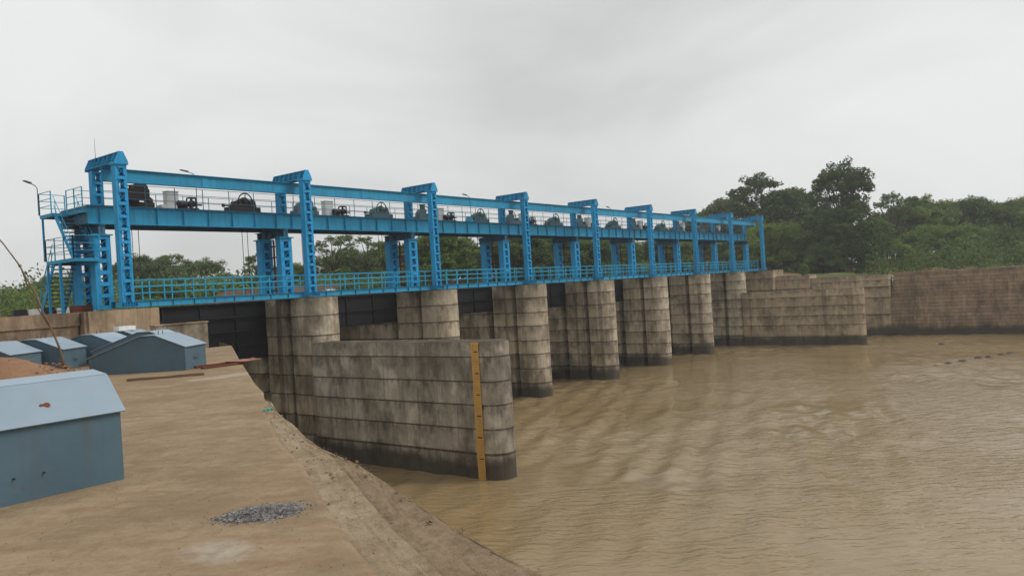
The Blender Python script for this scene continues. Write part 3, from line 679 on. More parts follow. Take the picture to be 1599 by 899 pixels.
# big dark hood over the first geared hoist
t = thing('gear_hood', (20.55, 40.2, 14.166), 'tall black rounded gear hood behind the first gantry column', 'hood')
pr = [(-.75, .38), (.75, .38), (.75, .95), (.62, 1.02), (.6, 1.32), (.25, 1.36), (-.02, 1.2), (-.14, .98), (-.7, .95)]
part('shell', MB().prism(pr, -.62, -.44, 'y'), M_DARK, t); part('rim', MB().torus((.32, -.53, .98), .38, .04), M_DARK, t)
t = thing('motor_cover', (BX[2]+7.05, 40.0, 14.166), 'small bright blue tapered cover on the hoist bridge in the third bay', 'cover')
part('cover', MB().add([(-.32, -.25, 0), (.32, -.25, 0), (.32, .25, 0), (-.32, .25, 0), (-.16, -.15, .42), (.16, -.15, .42), (.16, .15, .42), (-.16, .15, .42)],
     [(3, 2, 1, 0), (4, 5, 6, 7), (0, 1, 5, 4), (1, 2, 6, 5), (2, 3, 7, 6), (3, 0, 4, 7)]), M_BLUE, t); part('lid', MB().box(-.18, .18, -.17, .17, .421, .47), M_BLUE, t)
# lamp posts on the hoist bridge, lightning rod
def lamp(loc, h, label, rz=0.0):
    t = thing('lamp_post', loc, label, 'lamp post', 'lamp posts of the hoist bridge', rz)
    part('pole', MB().tube([(0, 0, 0), (0, 0, h), (-.12, 0, h+.12), (-.45, 0, h+.22)], .022, 6), M_DUSK, t)
    part('lamp_head', MB().prism([(-.42, h+.19), (-.85, h+.27), (-.85, h+.31), (-.42, h+.26)], -.07, .07, 'y'), M_GREY, t)
lamp((23.75, 39.25, 14.17), 1.78, 'small street lamp rising over the crane girder in the first bay')
lamp((BX[2]+6.4, 39.25, 14.17), 1.80, 'small street lamp beside the blue cover in the third bay')
lamp((BX[4]+6.4, 39.25, 14.17), 1.80, 'small street lamp over the crane girder in the fifth bay')
lamp((17.0, 42.35, 13.9), 1.35, 'street lamp leaning out from the top stair landing', .5)
t = thing('lightning_rod', (18.7, 39.7, 16.43), 'thin lightning rod on the first cap beam', 'rod')
part('rod', MB().tube([(0, 0, 0), (0, 0, 1.1)], [.012, .006], 5), M_ROPE, t); part('foot', MB().tube([(0, 0, 0), (0, 0, .12)], .04, 8), M_RUST, t)

# ------------------------------------------------------------ stair tower at the near end
st = thing('stair_tower', (17.8, 41, 8.95), 'blue zigzag steel stair tower with two flights and railed landings', 'stairs')
def flight(y0, z0, y1, z1, n, x0, x1):
    for x in (x0, x1):
        m = MB(); m.bar((x, y0, z0), (x, y1, z1), .05, .2, (1, 0, 0)) if False else m.prism([(y0-.12, z0), (y0+.12, z0), (y1+.12, z1), (y1-.12, z1)], x-.025, x+.025, 'x')
        part('stringer', m, M_BLUE2, st)
    for k in range(n):
        y, z = y0+(y1-y0)*(k+.6)/n, z0+(z1-z0)*(k+.6)/n
        part('tread', MB().box(x0+.026, x1-.026, y-.14, y+.14, z-.03, z+.02), M_TREAD, st)
    for x in (x0-.04, x1+.04):
        m = MB(); m.tube([(x, y0, z0+.95), (x, y1, z1+.95)], .018, 6); m.tube([(x, y0, z0+.5), (x, y1, z1+.5)], .014, 6)
        for k in range(3): yy_ = y0+(y1-y0)*(.1+.4*k); zz_ = z0+(z1-z0)*(.1+.4*k); m.tube([(x, yy_, zz_), (x, yy_, zz_+.95)], .018, 6)
        part('handrail', m, M_RAIL, st)
flight(2.4, 0, .55, 2.5, 12, -.55, .55)
flight(-1.55, 2.6, .15, 4.85, 11, -.55, .45)
def landing(x0, x1, y0, y1, z, open_):
    part('landing', MB().box(x0, x1, y0, y1, z-.02, z).box(x0, x1, y0, y0+.05, z-.17, z-.021).box(x0, x1, y1-.05, y1, z-.17, z-.021).box(x0, x0+.05, y0+.051, y1-.051, z-.17, z-.021).box(x1-.05, x1, y0+.051, y1-.051, z-.17, z-.021), M_BLUE, st)
    for (a_, b_, tg) in (((x0, y0), (x0, y1), 'w'), ((x0, y1), (x1, y1), 'n'), ((x0, y0), (x1, y0), 's'), ((x1, y0), (x1, y1), 'e')):
        if tg in open_: continue
        m = MB()
        for zz_ in (.38, .72, 1.08): m.tube([(*a_, z+zz_), (*b_, z+zz_)], .018, 6)
        n = max(1, round(math.hypot(b_[0]-a_[0], b_[1]-a_[1])/.95))
        for k in range(n+1): p = (a_[0]+(b_[0]-a_[0])*k/n, a_[1]+(b_[1]-a_[1])*k/n); m.box(p[0]-.022, p[0]+.022, p[1]-.022, p[1]+.022, z, z+1.09)
        part('landing_rail', m, M_RAIL, st)
landing(-.62, .62, -1.75, 1.25, 2.62, 'e')
landing(-.72, .5, .1, 1.45, 4.95, 'es')
landing(-.0, .28, -1.6, .09, 5.0, 'ens')
part('post', MB().box(-.62, -.5, -.18, -.06, 0, 2.45), M_BLUE2, st); part('post', MB().box(-.66, -.56, 1.1, 1.2, 0, 2.45), M_BLUE2, st)
part('post', MB().box(.5, .6, 1.1, 1.2, 0, 2.45), M_BLUE2, st); part('post', MB().box(-.68, -.6, 1.3, 1.38, 2.63, 4.78), M_BLUE2, st)
# black and white kerb stones behind the stairs
for k, (x, lab) in enumerate(((17.05, 'black kerb stone at the left end behind the stairs'), (17.75, 'white kerb stone behind the foot of the stairs'), (18.45, 'black kerb stone beside the stair post'),
                              (19.15, 'white kerb stone right of the stair post'), (19.85, 'black kerb stone left of the trestle foot'), (20.55, 'white kerb stone left of the first trestle'))):
    m = MB(); m.add([(-.33, -.16, 0), (.33, -.16, 0), (.33, .16, 0), (-.33, .16, 0), (-.31, -.12, .36), (.31, -.12, .36), (.31, .12, .36), (-.31, .12, .36)],
                    [(3, 2, 1, 0), (4, 5, 6, 7), (0, 1, 5, 4), (1, 2, 6, 5), (2, 3, 7, 6), (3, 0, 4, 7)])
    tag(part('kerb_stone', m, M_BLACK if k % 2 == 0 else M_WHITE, None, (x, 45.5, 8.92)), lab, 'kerb stone', 'painted kerb stones')

def stone(mb, c, r):
    dirs = [(1, 0, 0), (-.6, .8, 0), (-.6, -.8, 0), (0, 0, 1), (0, 0, -.6), (.5, .6, .5)]
    vs = [(c[0]+r*d[0]*random.uniform(.6, 1.2), c[1]+r*d[1]*random.uniform(.6, 1.2), c[2]+r*d[2]*random.uniform(.5, 1)) for d in dirs]
    a_ = random.uniform(0, 6.28); ca, sa = math.cos(a_), math.sin(a_)
    vs = [(c[0]+(x-c[0])*ca-(y-c[1])*sa, c[1]+(x-c[0])*sa+(y-c[1])*ca, z) for x, y, z in vs]
    mb.add(vs, [(0, 5, 3), (5, 1, 3), (1, 2, 3), (2, 0, 3), (0, 4, 5), (5, 4, 1), (1, 4, 2), (2, 4, 0)])
# ------------------------------------------------------------ sheet metal hoods on the apron
def hood(loc, rz, label, W=2.47, D=1.25, prof=None, big=False):
    t = thing('machine_hood', loc, label, 'hood', 'grey-blue sheet hoods stored on the apron', rz)
    pr = prof or [(-W/2, 0), (W/2, 0), (W/2, .60), (W*.20, .92), (W*.05, .92), (-W/2, .44)]
    n = len(pr)
    for yg in (-D/2, D/2): part('gable_sheet', MB().add([(u, yg, v) for u, v in pr], [tuple(range(n))]), M_HOOD, t)
    for a_, b_ in ((0, n-1), (1, 2)):
        m = MB(); u0, v0 = pr[a_]; u1, v1 = pr[b_]; m.add([(u0, -D/2, v0), (u0, D/2, v0), (u1, D/2, v1), (u1, -D/2, v1)], [(0, 1, 2, 3)]); part('side_sheet', m, M_HOOD, t)
    tops = pr[2:]; o = .035
    for (p, q) in zip(tops[:-1], tops[1:]):
        m = MB(); d = Vector((q[0]-p[0], q[1]-p[1])).normalized(); nrm = Vector((d.y, -d.x))
        if nrm.y < 0: nrm = -nrm
        ea = .04 if p == tops[0] else 0; eb = .04 if q == tops[-1] else 0
        P, Q = Vector(p)-d*ea+nrm*.004, Vector(q)+d*eb+nrm*.004; P2, Q2 = P+nrm*.012, Q+nrm*.012
        m.prism([tuple(P), tuple(Q), tuple(Q2), tuple(P2)], -D/2-o, D/2+o, 'y'); part('roof_sheet', m, M_ROOF, t)
    hd = MB(); r0 = pr[3]; zt = r0[1]+.016
    for u in (-.12, .12): part('lifting_pin', MB().bar((r0[0]-.15, u, zt-.01), (r0[0]-.15, u, zt+.09), .014), M_RUST, t)
    h2 = MB()
    for u in (-.2, .2): h2.tube([(W/2+.002, u*.6, .3), (W/2+.05, u*.6, .3)], .012, 5)
    h2.tube([(W/2+.05, -.12, .3), (W/2+.05, .12, .3)], .012, 5); part('handle', h2, M_HOOD, t)
    return t
HR = math.atan2(-2.0, 1.45)
hood((10.48, 20.02, 7.3), HR, 'grey-blue sheet hood standing clear on the open apron, nearest the plank')
hood((8.35, 24.9, 7.3), HR-.05, 'leftmost grey-blue hood in the row behind the soil heap')
hood((9.75, 25.3, 7.3), HR+.04, 'grey-blue hood behind the leaning pole')
hood((11.5, 25.6, 7.3), HR-.02, 'grey-blue hood in the middle of the back row')
hood((12.9, 26.6, 7.3), HR+.05, 'grey-blue hood with a white block on its roof')
hood((14.9, 28.2, 7.05), HR, 'farthest grey-blue hood, in front of the peeling wall')
hood((9.6, 28.4, 7.15), HR+.03, 'grey-blue hood half hidden behind the leftmost pair')
hood((6.7, 26.6, 7.25), HR+.02, 'grey-blue hood cut by the left frame edge')
hood((12.2, 23.6, 7.3), HR+.06, 'grey-blue hood tucked right behind the clear-standing hood')
hood((13.9, 30.6, 7.0), HR-.04, 'last grey-blue hood peeking over the back row')
tag(part('white_block', MB().box(-.28, .28, -.18, .18, 0, .14), M_WHITE, None, (12.95, 26.2, 8.245)), 'small white block lying on a hood roof in the back row', 'block')
nearprof = [(-1.0, 0), (1.0, 0), (1.0, .67), (.70, .98), (.42, 1.02), (-1.0, .62)]
hood((2.32, 8.55, 7.3), -math.pi/2, 'large pale-roofed hood nearest the viewer with a rust spot on its roof', W=2.0, D=2.64, prof=nearprof)
t = NT('rust_spot'); M_SPOT = t.fin(t.mix(t.noise(30, 4), (.20, .055, .02), (.12, .035, .02)), .9)
# rust spot, seam and latch of the nearest hood
nh = [o for o in bpy.data.objects if o.name.startswith('machine_hood') and 'nearest the viewer' in o.get('label', '')][0]
m = MB(); pts = [(-.075, .0), (-.05, .022), (-.01, .018), (.02, .03), (.06, .026), (.075, -.005), (.05, -.032), (.02, -.03), (-.02, -.008), (-.06, -.012)]
d_ = Vector((-.30, 0, .31)).normalized()
m.add([(1.0+d_.x*(.16+b*1.4)+.0185*.72, .70+a_, .67+d_.z*(.16+b*1.4)+.0185*.70) for a_, b in [(q[0]*.65, q[1]*.65) for q in pts]], [tuple(range(len(pts)))])
link('rust_spot', m.mesh(M_SPOT, 'rust_spot'), nh)
for y in (.38, .62): link('hinge', MB().tube([(1.003, y, .22), (1.02, y, .22)], .009, 8).mesh(M_DARK, 'hinge'), nh)
# rubble and clods on the soil heaps
m = MB()
for k in range(900):
    u, v = random.uniform(-1, 1), random.uniform(-1, 1)
    if u*u+v*v > 1: continue
    x = 5.7+math.cos(-.38)*u*4.1-math.sin(-.38)*v*2.0; y = 21.6+math.sin(-.38)*u*4.1+math.cos(-.38)*v*2.0
    stone(m, (x, y, 7.3+max(0, (1-u*u-v*v))*.85*.95), random.uniform(.015, .05)*(1+1.5*(random.random() < .06)))
tag(part('soil_rubble', m, M_SOIL, None), 'clods and rubble strewn over the red soil heap', 'rubble', kind='stuff')
m = MB()
for k in range(260):
    x, y = random.gauss(7.6, .35), random.gauss(22.6, .25); h_ = random.uniform(.08, .22); a_ = random.uniform(0, 6.28); z_ = 7.75
    dx, dy = math.cos(a_)*.01, math.sin(a_)*.01; l_ = random.uniform(-.08, .08)
    m.add([(x-dx, y-dy, z_-.3), (x+dx, y+dy, z_-.3), (x+l_, y+l_*.5, z_+h_)], [(0, 1, 2)])
tag(part('grass_tuft', m, LEAF[2], None), 'green grass tuft on the soil heap before the leftmost hoods', 'grass', kind='stuff')
# ------------------------------------------------------------ small things on the apron
m = MB()
for k in range(7000):
    a_ = random.uniform(0, 6.28); r = (.95*math.sqrt(random.random()) if random.random() < .72 else abs(random.gauss(.75, .28)))*(.78+.5*float(fbm(math.cos(a_)*1.6+5, math.sin(a_)*1.6+5, 3))); u, v = r*math.cos(a_)*.30, r*math.sin(a_)*.24
    if r > 1.7: continue
    x, y = 3.50+u*.95+v*.25, 5.20-u*.42+v*.9
    stone(m, (x, y, 7.303+max(0, .05*(1-r*.9))*random.random()), random.uniform(.003, .0075))
tag(part('gravel_heap', m, M_GRAVEL, None), 'flat spill of grey gravel chips on the tan apron', 'gravel', kind='stuff')
m = MB()
for k in range(4600):
    y = 1.5+10.5*random.random()**1.3; e_ = edge(y)
    if random.random() < .72: x = e_-random.random()**1.4*(dA(y)+.15); z = 7.16 if e_-x < dB(y) else 7.25
    else: x = random.uniform(0, e_-.5); z = 7.3
    stone(m, (x, y, z+.003), random.uniform(.002, .007)*(1+3.5*(random.random() < .04)*(z < 7.29)))
tag(part('loose_stones', m, M_DIRT, None), 'loose crumbs and pebbles scattered along the apron edge', 'pebbles', kind='stuff')
def plank(p, q, w, h, mat, label, name='plank', cat='plank'):
    p, q = Vector(p), Vector(q); m = MB(); d = q-p; n = 6
    prev = Vector((0, 0, 0))
    for k in range(n):
        a_, b_ = d*(k/n), d*((k+1)/n); a_ = a_+Vector((0, 0, .006*math.sin(k*1.7))); b_ = b_+Vector((0, 0, .006*math.sin((k+1)*1.7)))
        m.bar(a_, b_, w, h)
    return tag(part(name, m, mat, None, p), label, cat)
plank((8.75, 17.75, 7.33), (10.05, 16.75, 7.33), .07, .05, M_PLANK, 'thin brown stick lying on the apron before the clear-standing hood', 'wooden_stick', 'stick')
plank((11.0, 18.75, 7.34), (12.3, 18.75, 7.34), .09, .06, M_RUST, 'rusty bar lying beside the hood toward the apron edge', 'steel_bar', 'bar')
plank((10.95, 18.35, 7.33), (12.15, 18.3, 7.33), .10, .05, M_RUST, 'second rusty bar, nearer the viewer, beside the hood', 'steel_bar', 'bar')
t = thing('steel_plate', (12.25, 18.5, 7.345), 'faded red steel plate across the bars at the apron edge', 'plate', rz=.2)
part('plate', MB().box(-.32, .32, -.32, .32, .03, .045), M_REDPLATE, t); part('lug', MB().box(.25, .4, -.05, .05, .0455, .07), M_REDPLATE, t)
m = MB()
for k in range(7): stone(m, (random.uniform(-.08, .08), random.uniform(-.05, .05), .03), random.uniform(.025, .04))
tag(part('plastic_litter', m, M_LITTER, None, (6.95, 9.9, 7.29)), 'scrap of teal plastic litter on the apron edge', 'litter')
# leaning pole: two forked dry stems tied together
t = thing('leaning_pole', (9.4, 22.4, 7.55), 'forked dry bamboo pole leaning left out of the soil heap', 'pole')
def pp(l): return [((dx+.0614*dy)*.606, -(dx+.0614*dy)*.795+.04*math.sin(dy*3), -.0614*dx+dy) for dx, dy in l]
part('main_stem', MB().tube(pp([(.03, -.2), (-.10, .40), (-.26, .79), (-.45, 1.15), (-.60, 1.42), (-.80, 1.95), (-.98, 2.25), (-1.2, 2.68), (-1.63, 3.22), (-2.15, 3.8), (-2.6, 4.5)]), [.034, .031, .03, .028, .025, .024, .022, .021, .018, .015, .01], 8), M_BAMBOO, t, smooth=True)
part('side_stem', MB().tube(pp([(-.28, .84), (-.56, 1.24), (-.86, 1.72), (-1.02, 2.2), (-1.16, 2.62), (-1.66, 3.26), (-2.3, 4.0)]), [.011, .013, .015, .015, .015, .013, .009], 6), M_BAMBOO, t, smooth=True)
part('tie', MB().torus(pp([(-1.18, 2.65)])[0], .034, .01), M_RUST, t)
tag(part('white_block', MB().box(-.55, .55, -.3, .3, 0, .42).box(-.4, .4, -.2, .2, .421, .5), M_WHITE, None, (51.6, 62.4, 9.3)), 'small white block far off on the dark earth bank, second bay', 'block')
# rocks breaking the water on the right
for k, (x, y, r) in enumerate(((79.5, 11.2, .35), (76.5, 11.4, .5), (78.2, 10.6, .6), (75.0, 12.2, .3), (80.5, 9.6, .7), (82.0, 9.0, .55), (83.6, 8.2, .5), (84.8, 7.6, .7), (94.0, 14.6, .6))):
    m = MB(); n = 10; vs = [(0, 0, r*.45)]
    for j in range(1, 4):
        for i in range(n):
            a_ = 2*math.pi*i/n; rr = r*math.sin(j*math.pi/7)*1.15*random.uniform(.75, 1.2); vs.append((rr*math.cos(a_), rr*.7*math.sin(a_), r*.45*math.cos(j*math.pi/5)*random.uniform(.8, 1.1)))
    fs = [(0, 1+i, 1+(i+1) % n) for i in range(n)]+[(1+j*n+i, 1+(j+1)*n+i, 1+(j+1)*n+(i+1) % n, 1+j*n+(i+1) % n) for j in range(2) for i in range(n)]
    m.add(vs, fs)
    lab = 'lone dark rock in the water before the far retaining wall' if k == 8 else ['small dark rock awash at the left end of the rock line', 'dark rock with a flat top in the rock line', 'largest left rock breaking the water', 'tiny rock leading the rock line', 'broad rock mid way along the rock line', 'dark rock next to the broad rock', 'rock near the right frame edge', 'outermost rock at the right frame edge'][k]
    tag(link('rock', m.mesh(M_ROCK, 'rock'), None, (x, y, -.04), k*1.3, (.75, .6, .6)), lab, 'rock', 'rocks breaking the water')

# ------------------------------------------------------------ trees
def leaf_cloud(centres, radii, n_per, size, up=.35, droop=0.0, flat=.75):
    V_, N_ = [], []
    for c, r in zip(centres, radii):
        n = max(8, int(n_per*(r**2))); d = rng.normal(size=(n, 3)); d /= np.linalg.norm(d, axis=1)[:, None]
        rad = r*(.55+.5*rng.random(n)**.7); p = c+d*rad[:, None]*np.array([1, 1, flat]); p[:, 2] -= droop*np.maximum(0, np.hypot(d[:, 0], d[:, 1]))*r*.6
        nn = d+rng.normal(size=(n, 3))*.55; nn[:, 2] += up; V_.append(p); N_.append(nn)
    P = np.concatenate(V_); N = np.concatenate(N_); N /= np.linalg.norm(N, axis=1)[:, None]
    A = np.cross(N, rng.normal(size=N.shape)); A /= np.linalg.norm(A, axis=1)[:, None]; B = np.cross(N, A)
    s = size*(.6+.8*rng.random(len(P)))[:, None]
    q = np.stack([P-A*s, P-B*s*.55+N*s*.12, P+A*s, P+B*s*.55+N*s*.12], 1).reshape(-1, 3)
    return q
def cloud_mesh(name, q, mat):
    me = bpy.data.meshes.new(name); n = len(q)//4
    me.vertices.add(len(q)); me.vertices.foreach_set('co', q.ravel()); me.loops.add(len(q)); me.loops.foreach_set('vertex_index', np.arange(len(q), dtype=np.int32))
    me.polygons.add(n); me.polygons.foreach_set('loop_start', np.arange(0, len(q), 4, dtype=np.int32)); me.polygons.foreach_set('loop_total', np.full(n, 4, dtype=np.int32))
    me.update(); me.validate(); me.materials.append(mat); return me
def make_tree(style, mat, h=12.0):
    """returns (trunk mesh, crown mesh), base at origin, total height about h: lobes of foliage carried on limbs"""
    P_ = {'tall': (.30, 22, .33, .105, 24, .62), 'round': (.18, 24, .38, .14, 30, .8), 'sparse': (.30, 19, .32, .09, 19, .55), 'bush': (.05, 24, .50, .16, 34, .85)}[style]
    th, nl, spread, lr, nc, full = P_
    tr = MB(); tip = Vector((random.uniform(-.3, .3), random.uniform(-.3, .3), h*th)); C_, R_ = [], []
    tr.tube([(0, 0, -.8), (tip.x*.4, tip.y*.4, tip.z*.5), tip, (tip.x*1.5, tip.y*1.5, h*(th+.25))], [h*.028, h*.021, h*.017, h*.008], 9)
    for k in range(nl):
        f = (k+.5)/nl; zc = h*(th+.05+(1-th-.05-lr*.9)*(f**.85)) if k < nl-1 else h*(1-lr)
        prof = math.sqrt(max(0.05, 1-((f-.35)/.72)**2))
        a_ = k*2.399+random.uniform(-.5, .5); rr = h*spread*prof*random.uniform(.55, 1.05)*(0.15 if k == nl-1 else 1)
        c = Vector((tip.x+rr*math.cos(a_), tip.y+rr*math.sin(a_), zc+random.uniform(-.04, .04)*h))
        R = h*lr*random.uniform(.75, 1.25)
        st_ = Vector((tip.x, tip.y, tip.z*random.uniform(.75, 1.0)+max(0, zc-tip.z)*.25))
        tr.tube([st_, st_.lerp(c, .55)+Vector((0, 0, .04*h)), c], [h*.010, h*.007, h*.003], 6)
        for b in range(nc):
            d = rng.normal(size=3); d /= np.linalg.norm(d)
            if d[2] < -.55: d[2] *= -.6
            rad = R*random.uniform(.55, 1.12); e2 = np.array(c)+d*rad*np.array([1.15, 1.15, .8])
            if style in ('sparse', 'tall') and b % 3 == 0: tr.tube([c, e2], [h*.003, h*.001], 4, False)
            C_.append(e2); R_.append(R*random.uniform(.24, .46))
    C_ = np.array(C_); C_[:, 2] = np.maximum(C_[:, 2], h*.05)
    q = leaf_cloud(C_, np.array(R_), {'tall': 150, 'round': 120, 'sparse': 130, 'bush': 105}[style], h*.0125, droop=.6 if style == 'bush' else .2)
    return tr.mesh(M_BARK, 'trunk', True), cloud_mesh('crown', q, mat)
KIND = {'tall': [make_tree('tall', LEAF[0]) for _ in range(2)], 'round': [make_tree('round', LEAF[0]), make_tree('round', LEAF[1])],
        'grey': [make_tree('round', LEAF[3]), make_tree('sparse', LEAF[3])], 'sparse': [make_tree('sparse', LEAF[1]), make_tree('sparse', LEAF[0])],
        'bush': [make_tree('bush', LEAF[1]), make_tree('bush', LEAF[0]), make_tree('bush', LEAF[2])]}
